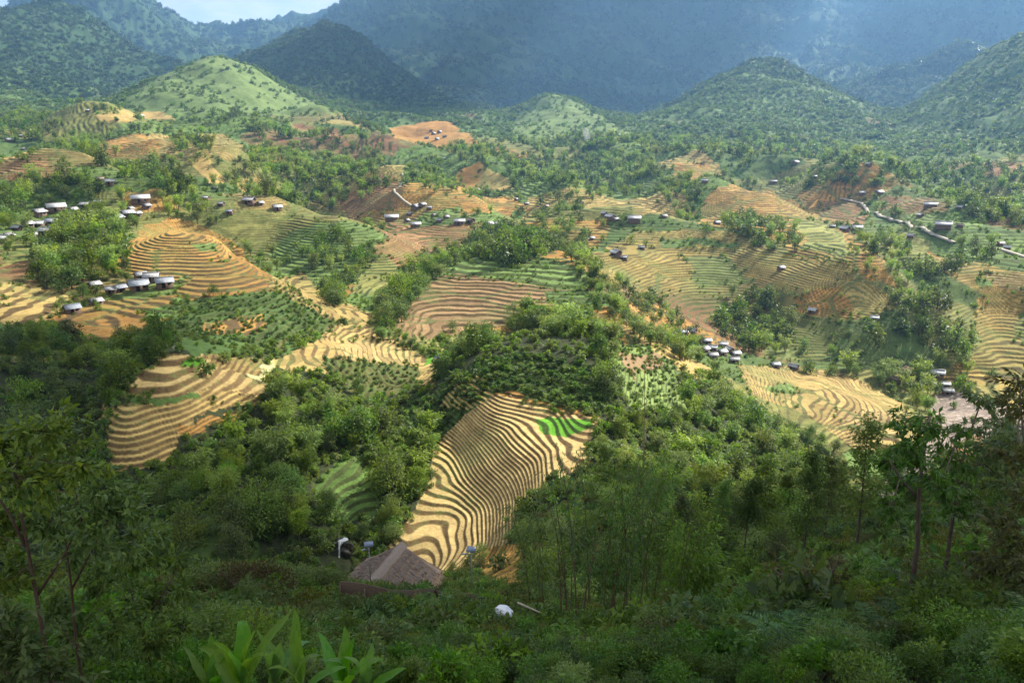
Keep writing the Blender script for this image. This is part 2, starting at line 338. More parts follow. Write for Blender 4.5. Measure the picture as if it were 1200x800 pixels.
# (outline in the photograph, tread colour, riser colour, terrace step or 0, bush code)
FIELDS = [
 # back left plots
 ('0,188 60,188 95,203 60,212 0,215', RUST * 1.15, RISER, 1.6), ('95,172 165,155 210,175 190,188 120,190', OCHRE, RISER, 1.8),
 ('175,160 260,155 300,185 215,192', STRAW * .9, RISER, 1.8), ('110,135 190,130 200,140 120,145', STRAW, RISER, 0),
 ('230,178 250,190 262,212 240,215 225,195', STRAW, RISER, 0), ('340,145 400,150 400,162 345,158', RUST, RISER, 0),
 ('255,225 330,228 340,240 270,248', STRAW * .8, RISER, 1.5), ('330,225 400,255 390,262 330,250', OLIVE, RISER, 1.4),
 ('395,235 455,205 475,215 470,240 410,255', RUST * 1.1, RISER, 1.5), ('530,205 560,190 575,205 560,222 530,225', OCHRE * 1.1, RISER, 0),
 ('560,195 600,210 600,222 565,220', STRAW, RISER, 0), ('455,150 520,140 560,165 540,180 460,160', OCHRE * .9, RISER, 0),
 ('530,232 600,230 625,245 540,250', OCHRE, RISER, 1.3), ('740,240 800,235 800,250 745,255', STRAW, RISER, 1.4),
 ('790,190 830,190 830,208 790,212', OCHRE * .9, RISER, 1.8),
 # far right
 ('960,235 1010,235 1015,262 970,262', RUST, RISER, 1.6), ('1030,230 1100,232 1110,250 1040,250', RUST * .9, RISER, 1.7),
 ('1070,250 1150,255 1150,268 1080,266', MEADOW, RISER_G, 1.5), ('1150,190 1200,190 1200,205 1160,205', RUST, RISER, 0),
 ('1000,275 1090,280 1090,300 1050,310 1000,290', OLIVE * 1.1, RISER_G, 1.4),
 # right middle
 ('815,250 840,218 900,222 970,258 1035,300 1052,335 1000,312 900,282 830,262', OCHRE * .8 + OLIVE * .2, RISER, 1.4),
 ('930,258 970,258 1000,285 1000,300 950,290', OLIVE * 1.2, RISER_G, 1.3),
 ('700,300 745,268 850,272 930,300 1000,312 1050,350 1020,372 960,385 900,352 820,345 740,345 710,330', OLIVE * .75 + OCHRE * .35, RISER, 1.15),
 ('770,282 860,285 850,292 770,290', MEADOW, RISER_G, 1.15), ('800,300 850,300 880,330 820,335', OLIVE * .6 + MEADOW * .3, RISER_G, 1.15),
 ('850,330 960,350 990,360 950,372 900,360', STRAW * .9, RISER, 1.1), ('980,330 1040,345 1045,360 1000,372 980,350', STRAW * .8 + OLIVE * .3, RISER_G, 1.1),
 ('880,375 960,365 985,390 960,420 900,420', OLIVE * .8, RISER_G, 1.0), ('925,345 985,340 1000,378 940,370', OCHRE * 1.05, RISER, 1.1),
 ('680,330 750,330 740,350 690,345', BROWN, RISER, 1.1),
 ('1085,300 1130,300 1200,318 1200,460 1105,445 1140,400 1152,350', OCHRE * .55 + OLIVE * .6, RISER, 1.25),
 ('1150,318 1200,320 1200,345 1160,335', CREAM * .85, RISER, 1.2), ('1140,325 1160,330 1165,338 1145,335', MEADOW * 1.3, RISER_G, 1.2),
 ('865,428 930,428 1000,440 1062,475 1084,497 1064,525 1025,540 985,512 930,478 880,462', STRAW * .85 + CREAM * .1, RISER * 1.2, .6),
 ('985,480 1060,480 1075,500 1030,515 985,500', CREAM * .9, RISER * 1.2, .6), ('900,452 930,450 935,460 905,460', MEADOW * 1.2, RISER_G, .6),
 ('985,528 1045,528 1052,562 1005,562', MEADOW * 1.15, RISER_G, 0),
 ('1024,578 1044,552 1090,510 1094,484 1082,470 1110,454 1150,470 1200,480 1200,530 1140,508 1110,525 1075,560 1045,590', SAND, SAND, 0),
 # left
 ('0,330 60,338 95,350 60,378 0,380', STRAW, RISER, .9), ('0,280 40,280 40,300 0,312', OLIVE, RISER_G, 1.0),
 ('140,318 152,280 168,258 200,252 245,262 285,292 276,302 238,312 205,330', OCHRE * 1.08, RISER, .85),
 ('225,285 270,285 272,293 235,294', MEADOW, RISER_G, .85), ('140,228 200,225 215,245 150,248', OCHRE, RISER, 1.0),
 ('200,345 232,312 285,302 345,338 305,348 230,352', OCHRE * .75, RISER, .85),
 ('160,368 240,348 345,338 392,375 335,398 290,412 210,392', SCRUB * .95, RISER_G * .7, .9), 
 ('238,378 312,366 305,388 250,402', OCHRE * .85, RISER, .8),
 ('55,372 120,352 205,345 200,372 180,392 100,398', OCHRE * .7, RISER, .85),
 ('205,395 285,390 290,415 225,418', SCRUB, RISER_G, 0), ('170,362 210,355 205,372 172,374', GRASS, RISER_G, .85),
 ('315,335 350,318 395,350 440,370 430,385 380,372', STRAW * .9, RISER, .9),
 ('290,425 330,418 380,394 398,378 445,388 485,410 520,432 495,458 430,446 330,432', STRAW * .85 + CREAM * .15, RISER * 1.25, .62),
 ('400,400 460,398 500,425 450,430 400,420', CREAM * .95, RISER * 1.4, .62),
 ('498,418 506,416 506,426 497,428', PADDY, PADDY, 0), ('280,422 318,418 322,440 312,450 285,438', np.array([.40, .37, .17]), RISER, 0),
 ('520,432 505,455 480,455 490,440', STRAW, RISER, .6),
 ('380,418 490,430 490,455 430,470 385,440', OLIVE * .45, RISER_G, .7),
 # small knoll of ringed terraces
 ('195,412 245,415 318,452 300,462 232,468 140,466 160,440', CREAM * .92, RISER * 1.4, 1.5),
 ('118,476 200,466 300,458 305,472 235,488 205,512 192,548 128,548', STRAW * 1.05, RISER * 1.45, 1.0),
 ('150,466 235,464 240,470 160,474', GRASS * .8, RISER_G, 0), ('205,500 290,482 292,490 215,508', OCHRE, RISER, .7),
 ('208,419 238,418 241,424 212,429', PADDY * .8, PADDY, 0), ('240,415 310,420 305,440 250,425', STRAW * .7, RISER, .8),
 # cottage spur
 ('430,322 442,290 470,262 505,262 505,285 490,300 440,330', RUST * 1.15, RISER, 1.0), ('500,262 600,262 600,278 505,282', RUST * .95, RISER, 1.1),
 ('410,340 430,300 460,300 470,330 440,345', OLIVE, RISER_G, 1.0),
 ('520,318 540,305 600,305 685,318 700,335 665,345 600,330 530,325', MEADOW * .95, RISER_G, 1.4),
 ('505,326 535,320 600,330 690,342 690,362 640,372 600,378 540,390 470,402 462,376', BROWN * .9 + OCHRE * .12, RISER * .9, .78),
 ('640,340 690,340 700,360 680,365 640,352', GRASS, RISER_G, .8),
 # central spur
 ('450,645 478,605 505,555 512,520 540,488 568,460 605,464 645,476 700,488 698,505 684,528 692,546 652,560 624,578 602,606 598,632 562,660 520,680 496,676', CREAM * 1.02, RISER * 1.45, .5),
 ('566,640 640,632 632,690 560,690', OCHRE * .9, RISER_G * .8, .62),
 ('560,462 600,455 700,478 700,490 645,478 605,466', OCHRE * .9, RISER, .7),
 ('520,440 600,412 700,430 722,470 700,484 600,458 560,462', SCRUB * .8, RISER_G * .6, .95),
 ('470,480 505,462 540,440 568,460 512,518 480,540', SCRUB * .8, RISER_G * .6, .8),
 ('530,448 560,440 575,462 545,480 520,470', STRAW * .9, SCRUB * .7, .8),
 ('698,400 765,405 800,440 805,485 735,475 722,435', np.array([.19, .25, .07]), RISER_G, .9), ('728,418 770,412 775,430 740,440', BROWN * 1.1, RISER, 0),
 ('690,372 700,365 830,430 810,440 760,405', STRAW, RISER, 0),
 ('365,565 420,525 452,560 445,602 385,615', GRASS * .9, RISER_G * .7, .8), ('195,625 295,585 305,660 215,690', GRASS * .5, RISER_G * .6, 0),
 ('300,575 360,570 370,610 310,620', GRASS * .5, RISER_G * .6, 0),
]
FW = []
for q in FIELDS:
    poly = world_poly(q[0])
    m = inside(poly, WXn, WYn)
    tread[m] = q[1]; riser[m] = q[2]
    terr[m] = 1 if q[3] else 0
    if q[3]: hstep[m] = q[3] * .74
    FW.append(m)
# paddies of young rice on the central spur keep their own level
PADDIES = ['634,492 648,487 692,492 694,498 662,514 640,508']
paddy = np.zeros(X.shape, bool)
for s in PADDIES: paddy |= inside(world_poly(s), WXn, WYn)
tread[paddy] = PADDY; riser[paddy] = np.array([.05, .095, .018])
river = FW[[i for i, q in enumerate(FIELDS) if q[1] is SAND][0]]

# ------------------------------------------------------------------ cutting the terraces
wob = .55 * fbm(X / 34, Y / 34, 3, 51) + .16 * fbm(X / 7, Y / 7, 2, 57)
pc1, _pc2, pedge = cells(WXn / 40, WYn / 27, 77)
plots = (R2 > 205) & (R2 < 1150)
wob = wob + np.where(plots, pc1 * .85, 0)
L = Z0 / hstep + wob
K = np.floor(L); fr = L - K
TR = .57 + .15 * np.clip(fbm(X / 17, Y / 17, 3, 59) * 1.6, -1, 1)
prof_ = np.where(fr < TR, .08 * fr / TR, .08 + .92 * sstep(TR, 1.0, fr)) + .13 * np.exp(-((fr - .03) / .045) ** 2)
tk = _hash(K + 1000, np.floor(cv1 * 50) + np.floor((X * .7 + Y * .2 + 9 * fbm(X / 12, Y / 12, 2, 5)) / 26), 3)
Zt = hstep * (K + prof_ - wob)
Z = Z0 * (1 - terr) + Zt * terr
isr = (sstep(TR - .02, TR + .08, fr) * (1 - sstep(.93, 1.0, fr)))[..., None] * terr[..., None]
vary = (.74 + .52 * tk)[..., None]
fine = ((1 - _fz) * fbm(X / 1.6, Y / 1.6, 4, 81) + _fz * fbm(X / 5.5, Y / 5.5, 4, 82))[..., None]
big = fbm(X / 22, Y / 22, 4, 83)[..., None]
tread *= 1 + (vary - 1) * terr[..., None]
# the stubble greens over in broad patches; farther banks are grassed
gr_ = (sstep(-.12, .42, fbm(X / 48, Y / 48, 4, 87) + .35 * fbm(X / 11, Y / 11, 3, 88)) * .5 * sstep(190, 330, R2) * (1 - hm[..., 0]))[..., None] * (~river)[..., None] * (~paddy)[..., None]
tread = tread * (1 - gr_) + np.array([.135, .165, .048]) * gr_
far_ = (sstep(240, 520, R2) * .55)[..., None]
riser = riser * (1 - far_) + (tread * .38 + RISER_G * .55) * far_
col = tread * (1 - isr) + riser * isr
# weeds creep over risers and the wetter corners
lip = (np.exp(-((fr - .02) / .05) ** 2) * terr * (R2 < 330))[..., None] * .35
col = col * (1 - lip) + (tread * .75 + RISER_G * .8) * lip
weed = sstep(.12, .38, big + .5 * fine) * (.30 + .5 * isr[..., 0])[..., None] * (~paddy)[..., None] * (~river)[..., None]
weed = np.maximum(weed, ((1 - sstep(.03, .09, pedge)) * plots * (_pc2 > .35) * .85)[..., None]) * (~paddy)[..., None] * (~river)[..., None]
weed = weed * (terr[..., None] * .8)
col = col * (1 - weed) + (RISER_G * 1.25) * weed
col = col * (1 + .30 * fine + .18 * big)
# the brook below the waterfall and the river stones
st_ = np.abs(fbm(X / 2.6, Y / 2.6, 4, 61))[..., None]
col = np.where(river[..., None], col * (.55 + 1.7 * st_), col)
col = np.clip(col, .012, .75)
def build_grid(name, i0, i1):
    m = bpy.data.meshes.new(name)
    ni = i1 - i0
    co = np.stack([X[i0:i1], Y[i0:i1], Z[i0:i1]], -1).reshape(-1, 3).astype(np.float32)
    idx = np.arange(ni * NA).reshape(ni, NA)
    q = np.stack([idx[:-1, :-1], idx[:-1, 1:], idx[1:, 1:], idx[1:, :-1]], -1).reshape(-1, 4).astype(np.int32)
    q = q[:, ::-1]
    m.vertices.add(len(co)); m.vertices.foreach_set('co', co.ravel())
    m.loops.add(q.size); m.loops.foreach_set('vertex_index', q.ravel())
    m.polygons.add(len(q)); m.polygons.foreach_set('loop_start', np.arange(0, q.size, 4, dtype=np.int32))
    m.update(calc_edges=True)
    a = m.attributes.new('cover', 'FLOAT_COLOR', 'POINT')
    c4 = np.ones((len(co), 4), np.float32); c4[:, :3] = col[i0:i1].reshape(-1, 3)
    a.data.foreach_set('color', c4.ravel())
    o = bpy.data.objects.new(name, m); C.objects.link(o)
    return o
def new_mat(name):
    m = bpy.data.materials.new(name); m.use_nodes = True
    nt = m.node_tree; return m, nt, nt.nodes['Principled BSDF']
def N(nt, t, **kw):
    n = nt.nodes.new(t)
    for k, v in kw.items(): setattr(n, k, v)
    return n
# ground: surveyed cover colour, broken up by fine soil and stubble texture
land_mat, nt, bs = new_mat('land_cover')
at = N(nt, 'ShaderNodeAttribute', attribute_name='cover')
geo = N(nt, 'ShaderNodeNewGeometry')
n1 = N(nt, 'ShaderNodeTexNoise'); n1.inputs['Scale'].default_value = 1.7; n1.inputs['Detail'].default_value = 6; n1.inputs['Roughness'].default_value = .7
n2 = N(nt, 'ShaderNodeTexNoise'); n2.inputs['Scale'].default_value = .21; n2.inputs['Detail'].default_value = 7; n2.inputs['Roughness'].default_value = .72
nt.links.new(geo.outputs['Position'], n1.inputs['Vector']); nt.links.new(geo.outputs['Position'], n2.inputs['Vector'])
ad = N(nt, 'ShaderNodeMath', operation='ADD'); nt.links.new(n1.outputs['Fac'], ad.inputs[0]); nt.links.new(n2.outputs['Fac'], ad.inputs[1])
mr = N(nt, 'ShaderNodeMapRange'); nt.links.new(ad.outputs[0], mr.inputs['Value'])
mr.inputs['From Min'].default_value = .6; mr.inputs['From Max'].default_value = 1.4; mr.inputs['To Min'].default_value = .5; mr.inputs['To Max'].default_value = 1.5
mx = N(nt, 'ShaderNodeVectorMath', operation='SCALE'); nt.links.new(at.outputs['Color'], mx.inputs[0]); nt.links.new(mr.outputs[0], mx.inputs['Scale'])
nt.links.new(mx.outputs[0], bs.inputs['Base Color']); bs.inputs['Roughness'].default_value = .95; bs.inputs['Specular IOR Level'].default_value = .1
bp = N(nt, 'ShaderNodeBump'); bp.inputs['Strength'].default_value = .5; bp.inputs['Distance'].default_value = .5
nt.links.new(n1.outputs['Fac'], bp.inputs['Height']); nt.links.new(bp.outputs[0], bs.inputs['Normal'])
i1 = int(np.searchsorted(RR, 92)); i2 = int(np.searchsorted(RR, 1150)); i3 = int(np.searchsorted(RR, 2500))
for nm, a, b in (('hillside_ground', 0, i1 + 1), ('valley_terrain', i1, i2 + 1), ('foothills', i2, i3 + 1), ('mountains', i3, NR)):
    o = build_grid(nm, a, b); o['kind'] = 'structure'; o.data.materials.append(land_mat)
# ------------------------------------------------------------------ mesh helpers
class MB:
    """collects polygons and turns them into ONE mesh"""
    def __init__(s): s.V = []; s.F = []; s.n = 0; s.T = []
    def add(s, v, f, tint=None):
        v = np.asarray(v, float).reshape(-1, 3); s.V.append(v)
        for q in f: s.F.append(tuple(int(i) + s.n for i in q))
        s.T.extend([.5] * len(f) if tint is None else list(np.broadcast_to(tint, len(f))))
        s.n += len(v); return s
    def box(s, c, d, rz=0, tint=None):
        c = np.array(c, float); d = np.array(d, float) / 2
        v = np.array([[x, y, z] for x in (-1, 1) for y in (-1, 1) for z in (-1, 1)]) * d
        ca, sa = math.cos(rz), math.sin(rz)
        v = np.stack([v[:, 0] * ca - v[:, 1] * sa, v[:, 0] * sa + v[:, 1] * ca, v[:, 2]], 1) + c
        return s.add(v, [(0, 1, 3, 2), (4, 6, 7, 5), (0, 4, 5, 1), (2, 3, 7, 6), (0, 2, 6, 4), (1, 5, 7, 3)], tint)
    def tube(s, pts, rad, k=6, tint=None):
        pts = [np.array(p, float) for p in pts]; m = len(pts)
        rad = list(np.broadcast_to(rad, m)); V = []
        for i, p in enumerate(pts):
            t = pts[min(i + 1, m - 1)] - pts[max(i - 1, 0)]; t = t / (np.linalg.norm(t) + 1e-9)
            a = np.cross(t, (0.31, .95, .1) if abs(t[2]) > .7 else (0, 0, 1)); a /= np.linalg.norm(a) + 1e-9
            b = np.cross(t, a)
            for j in range(k):
                w_ = 2 * math.pi * j / k
                V.append(p + rad[i] * (math.cos(w_) * a + math.sin(w_) * b))
        Fq = [(i * k + j, i * k + (j + 1) % k, (i + 1) * k + (j + 1) % k, (i + 1) * k + j) for i in range(m - 1) for j in range(k)]
        Fq += [tuple(range(k))[::-1], tuple((m - 1) * k + j for j in range(k))]
        return s.add(V, Fq, tint)
    def leaves(s, c, d, n, L, Wd, tint, fold=.12):
        """leaf-shaped faces: base c, direction d, normal n"""
        c = np.asarray(c, float); k = len(c)
        d = d / (np.linalg.norm(d, axis=1, keepdims=True) + 1e-9)
        sd = np.cross(d, n); sd /= np.linalg.norm(sd, axis=1, keepdims=True) + 1e-9
        nn = np.cross(sd, d)
        L = np.broadcast_to(np.asarray(L, float), (k,))[:, None]; Wd = np.broadcast_to(np.asarray(Wd, float), (k,))[:, None]
        v = np.stack([c, c + d * L * .45 + sd * Wd * .5 + nn * L * fold, c + d * L, c + d * L * .45 - sd * Wd * .5 + nn * L * fold], 1).reshape(-1, 3)
        f = (np.arange(k)[:, None] * 4 + np.arange(4)) + s.n
        s.V.append(v); s.F.extend(map(tuple, f.tolist())); s.n += len(v)
        s.T.extend(np.broadcast_to(tint, (k,)).tolist()); return s
    def mesh(s, name, mat, smooth=False):
        me = bpy.data.meshes.new(name)
        V = np.concatenate(s.V).astype(np.float32)
        ln = np.array([len(f) for f in s.F], np.int32); st = np.concatenate([[0], np.cumsum(ln)[:-1]]).astype(np.int32)
        vi = np.fromiter((i for f in s.F for i in f), np.int32, int(ln.sum()))
        me.vertices.add(len(V)); me.vertices.foreach_set('co', V.ravel())
        me.loops.add(len(vi)); me.loops.foreach_set('vertex_index', vi)
        me.polygons.add(len(ln)); me.polygons.foreach_set('loop_start', st)
        me.update(calc_edges=True)
        a = me.attributes.new('tint', 'FLOAT', 'FACE'); a.data.foreach_set('value', np.array(s.T, np.float32))
        if smooth: me.polygons.foreach_set('use_smooth', [True] * len(ln))
        if mat is not None: me.materials.append(mat)
        return me
def link(name, me, parent=None, loc=None):
    o = bpy.data.objects.new(name, me); C.objects.link(o)
    if parent is not None: o.parent = parent
    if loc is not None: o.location = loc
    return o
def empty(name, loc, rz=0, sc=1):
    o = bpy.data.objects.new(name, None); C.objects.link(o); o.location = loc; o.rotation_euler = (0, 0, rz); o.scale = (sc, sc, sc); o.empty_display_size = .2
    return o
def tag(o, label, cat, group=None, kind=None):
    o['label'] = label; o['category'] = cat
    if group: o['group'] = group
    if kind: o['kind'] = kind
    return o

# ------------------------------------------------------------------ foliage and other materials
def leaf_mat(name, dark, light, hue=.5, trans=.38, rough=.5, var=.45):
    m, nt, bs = new_mat(name)
    at = N(nt, 'ShaderNodeAttribute', attribute_name='tint'); oi = N(nt, 'ShaderNodeObjectInfo')
    cm = N(nt, 'ShaderNodeMix', data_type='RGBA'); cm.inputs[6].default_value = (*dark, 1); cm.inputs[7].default_value = (*light, 1)
    nt.links.new(at.outputs['Fac'], cm.inputs['Factor'])
    hs = N(nt, 'ShaderNodeHueSaturation')
    for inp, lo, hi, salt in (('Hue', .5 - .028, .5 + .022, 1.0), ('Saturation', .75, 1.1, 7.3), ('Value', 1 - var, 1 + var * .8, 3.7)):
        mu = N(nt, 'ShaderNodeMath', operation='MULTIPLY'); mu.inputs[1].default_value = salt * 13.7
        fr_ = N(nt, 'ShaderNodeMath', operation='FRACT'); mp = N(nt, 'ShaderNodeMapRange')
        mp.inputs['To Min'].default_value = lo; mp.inputs['To Max'].default_value = hi
        nt.links.new(oi.outputs['Random'], mu.inputs[0]); nt.links.new(mu.outputs[0], fr_.inputs[0]); nt.links.new(fr_.outputs[0], mp.inputs['Value']); nt.links.new(mp.outputs[0], hs.inputs[inp])
    nt.links.new(cm.outputs[2], hs.inputs['Color']); nt.links.new(hs.outputs[0], bs.inputs['Base Color'])
    bs.inputs['Roughness'].default_value = rough; bs.inputs['Specular IOR Level'].default_value = .18
    tr = N(nt, 'ShaderNodeBsdfTranslucent'); tc_ = N(nt, 'ShaderNodeMix', data_type='RGBA'); tc_.blend_type = 'MULTIPLY'; tc_.inputs['Factor'].default_value = 1
    nt.links.new(hs.outputs[0], tc_.inputs[6]); tc_.inputs[7].default_value = (1.5, 1.5, .6, 1); nt.links.new(tc_.outputs[2], tr.inputs['Color'])
    ms = N(nt, 'ShaderNodeMixShader'); ms.inputs[0].default_value = trans
    nt.links.new(bs.outputs[0], ms.inputs[1]); nt.links.new(tr.outputs[0], ms.inputs[2]); nt.links.new(ms.outputs[0], nt.nodes['Material Output'].inputs['Surface'])
    return m
def noisy_mat(name, c1, c2, scale=3, rough=.85, stretch=(1, 1, 1), bump=.3, coord='Object', spec=.2, metal=0):
    m, nt, bs = new_mat(name)
    tc = N(nt, 'ShaderNodeTexCoord'); mp = N(nt, 'ShaderNodeMapping'); mp.inputs['Scale'].default_value = stretch
    nz = N(nt, 'ShaderNodeTexNoise'); nz.inputs['Scale'].default_value = scale; nz.inputs['Detail'].default_value = 6; nz.inputs['Roughness'].default_value = .65
    cr = N(nt, 'ShaderNodeMix', data_type='RGBA'); cr.inputs[6].default_value = (*c1, 1); cr.inputs[7].default_value = (*c2, 1)
    rp = N(nt, 'ShaderNodeMapRange'); rp.inputs['From Min'].default_value = .32; rp.inputs['From Max'].default_value = .68
    nt.links.new(tc.outputs[coord], mp.inputs[0]); nt.links.new(mp.outputs[0], nz.inputs['Vector']); nt.links.new(nz.outputs['Fac'], rp.inputs['Value']); nt.links.new(rp.outputs[0], cr.inputs['Factor'])
    nt.links.new(cr.outputs[2], bs.inputs['Base Color']); bs.inputs['Roughness'].default_value = rough; bs.inputs['Specular IOR Level'].default_value = spec; bs.inputs['Metallic'].default_value = metal
    b = N(nt, 'ShaderNodeBump'); b.inputs['Strength'].default_value = bump; b.inputs['Distance'].default_value = .05
    nt.links.new(nz.outputs['Fac'], b.inputs['Height']); nt.links.new(b.outputs[0], bs.inputs['Normal'])
    return m
M_TREE = leaf_mat('broadleaf_foliage', (.038, .092, .016), (.165, .24, .034))
M_BAMB = leaf_mat('bamboo_foliage', (.075, .15, .022), (.26, .345, .055), trans=.44)
M_SHRUB = leaf_mat('shrub_foliage', (.036, .095, .015), (.15, .25, .038))
M_SCRUB = leaf_mat('scrub_foliage', (.065, .13, .02), (.195, .275, .045))
M_HILL = leaf_mat('hill_foliage', (.075, .14, .035), (.16, .24, .062), trans=.25)
M_MTN = leaf_mat('mountain_foliage', (.035, .075, .026), (.085, .14, .045), trans=.25)
M_CROP = leaf_mat('crop_foliage', (.05, .10, .022), (.12, .20, .05))
M_GLOSS = leaf_mat('glossy_foliage', (.03, .08, .015), (.155, .23, .04), rough=.36, var=.2)
M_YELL = leaf_mat('yellowish_foliage', (.05, .07, .014), (.17, .17, .035), var=.3)
M_RUSTL = leaf_mat('rusty_foliage', (.06, .045, .02), (.15, .09, .04), var=.3)
M_BLADE = leaf_mat('broad_blade', (.055, .17, .02), (.19, .36, .04), rough=.4, trans=.5, var=.15)
M_FERN = leaf_mat('fern_frond', (.03, .085, .02), (.08, .17, .04), var=.4)
M_BARK = noisy_mat('bark', (.06, .042, .03), (.16, .12, .09), 9, .9, (1, 1, .25))
M_REDBARK = noisy_mat('reddish_bark', (.045, .026, .018), (.11, .065, .045), 12, .8, (1, 1, .25))
M_CULM = noisy_mat('bamboo_culm', (.10, .10, .04), (.22, .18, .085), 4, .5, (1, 1, 4), .1)
M_DEAD = noisy_mat('dead_culm', (.13, .075, .045), (.24, .15, .09), 6, .7, (1, 1, 4), .1)

def unit(k, rng):
    v = rng.normal(size=(k, 3)); return v / np.linalg.norm(v, axis=1, keepdims=True)
def clump_crown(mb, rng, centers, radii, nleaf, L, asp=.45, droop=.2, shell=.45):
    tot = (np.asarray(radii) ** 2).sum()
    for c, r in zip(centers, radii):
        k = max(6, int(nleaf * r * r / tot))
        u = unit(k, rng); rad = r * rng.uniform(0, 1, k) ** shell
        p = np.asarray(c) + u * rad[:, None] * np.array([1, 1, .8])
        d = u + rng.normal(size=(k, 3)) * .7 - np.array([0, 0, droop])
        n = u * .6 + np.array([0, 0, .7]) + rng.normal(size=(k, 3)) * .5
        l = L * rng.uniform(.6, 1.35, k)
        mb.leaves(p, d, n, l, l * asp, np.clip(rng.normal(.5, .22, k) + rng.normal() * .14, 0, 1))
def crown_layout(rng, k, rx, rz, z0, bottom=.0):
    u = unit(k, rng); u[:, 2] = np.abs(u[:, 2]) * (1 + bottom) - bottom
    rr = rng.uniform(.35, .85, k)
    c = u * rr[:, None] * np.array([rx, rx, rz]) + np.array([0, 0, z0])
    c[:, :2] += rng.normal(size=2) * rx * .12
    return c, rx * rng.uniform(.24, .46, k)
def make_broadleaf(seed, nleaf, L, k=20, H_=8.0):
    rng = np.random.default_rng(seed); mb = MB(); tk_ = MB()
    rx, rz, z0 = H_ * rng.uniform(.36, .50), H_ * rng.uniform(.46, .62), H_ * .36
    c, r = crown_layout(rng, k, rx, rz, z0, .75)
    clump_crown(mb, rng, c, r, nleaf, L)
    lean = rng.normal(size=2) * .03 * H_
    tk_.tube([(0, 0, -.5), (lean[0] * .3, lean[1] * .3, H_ * .2), (lean[0], lean[1], H_ * .5), (lean[0] * 1.2, lean[1] * 1.2, H_ * .8)], [H_ * .024, H_ * .02, H_ * .013, H_ * .004], 6)
    for i in range(min(k, 9)):
        z = H_ * rng.uniform(.25, .5)
        tk_.tube([(lean[0] * z / H_ * 2, lean[1] * z / H_ * 2, z), tuple(c[i] * .6 + np.array([0, 0, z]) * .4), tuple(c[i])], [H_ * .009, H_ * .006, H_ * .002], 5)
    return mb, tk_
def make_bamboo(seed, culms, per, L, H_=9.0, spread=1.0):
    rng = np.random.default_rng(seed); mb = MB(); cm = MB()
    for i in range(culms):
        a = rng.uniform(0, 2 * math.pi); b = rng.uniform(0, .55) * spread
        h = H_ * rng.uniform(.65, 1.05); out = rng.uniform(.10, .34) * h
        p0 = np.array([math.cos(a) * b, math.sin(a) * b, -.4]); dr = np.array([math.cos(a + rng.normal() * .5), math.sin(a + rng.normal() * .5), 0])
        pts = []
        for t in np.linspace(0, 1, 7):
            pts.append(p0 + dr * out * t ** 2.2 + np.array([0, 0, h * (t - .13 * t ** 4)]))
        cm.tube(pts, list(np.linspace(.05, .012, 7)), 5)
        pts = np.array(pts); t = rng.uniform(.30, 1.0, per) ** .8 * 6
        j = np.clip(t.astype(int), 0, 5); f = (t - j)[:, None]
        p = pts[j] * (1 - f) + pts[j + 1] * f
        width = (.10 + .09 * np.sin(np.clip(t / 6, 0, 1) * math.pi)) * h
        o = unit(per, rng) * np.array([1, 1, .5]); p = p + o * (width * rng.uniform(.1, 1, per))[:, None]
        d = o * .8 + dr * .4 + np.array([0, 0, -.35]) + rng.normal(size=(per, 3)) * .35
        n = np.array([0, 0, 1.0]) + rng.normal(size=(per, 3)) * .5
        l = L * rng.uniform(.6, 1.4, per)
        mb.leaves(p, d, n, l, l * .3, np.clip(rng.normal(.5, .22, per) + rng.normal() * .12, 0, 1), .05)
    return mb, cm
def make_bush(seed, nleaf, L, H_=1.3, k=9, asp=.45, wide=1.0):
    rng = np.random.default_rng(seed); mb = MB(); st = MB()
    c, r = crown_layout(rng, k, H_ * .55 * wide, H_ * .5, H_ * .35, .5)
    clump_crown(mb, rng, c, r, nleaf, L, asp, .1)
    for i in range(min(k, 5)): st.tube([(0, 0, -.15), tuple(c[i] * .5), tuple(c[i])], [H_ * .02, H_ * .013, H_ * .005], 4)
    return mb, st
def make_slender(seed, nleaf, L, H_=11.0):
    """thin straight trunk, light irregular crown of short side branches"""
    rng = np.random.default_rng(seed); mb = MB(); tk_ = MB()
    ln = rng.normal(size=2) * .35
    top = lambda z: np.array([ln[0] * (z / H_) ** 2, ln[1] * (z / H_) ** 2, z])
    tk_.tube([top(z) + np.array([0, 0, -.5 if z == 0 else 0]) for z in np.linspace(0, H_, 8)], list(np.linspace(.11, .015, 8)), 6)
    for i in range(34):
        z = H_ * rng.uniform(.28, .98); a = rng.uniform(0, 6.283); l = (H_ * .21) * (1.12 - z / H_) ** .7 * rng.uniform(.5, 1.15)
        e = top(z) + np.array([math.cos(a) * l, math.sin(a) * l, l * rng.uniform(.0, .5)])
        tk_.tube([top(z), (top(z) + e) / 2 + np.array([0, 0, .05]), e], [.03, .02, .006], 4)
        k = nleaf // 34; t = rng.uniform(.25, 1.1, k)[:, None]
        p = top(z) * (1 - t) + e * t + rng.normal(size=(k, 3)) * .28
        d = (e - top(z)) * .5 / l + rng.normal(size=(k, 3)) * .6 + np.array([0, 0, -.25])
        ll = L * rng.uniform(.6, 1.4, k)
        mb.leaves(p, d, np.array([0, 0, 1.]) + rng.normal(size=(k, 3)) * .5, ll, ll * .4, np.clip(rng.normal(.5, .2, k), 0, 1))
    return mb, tk_
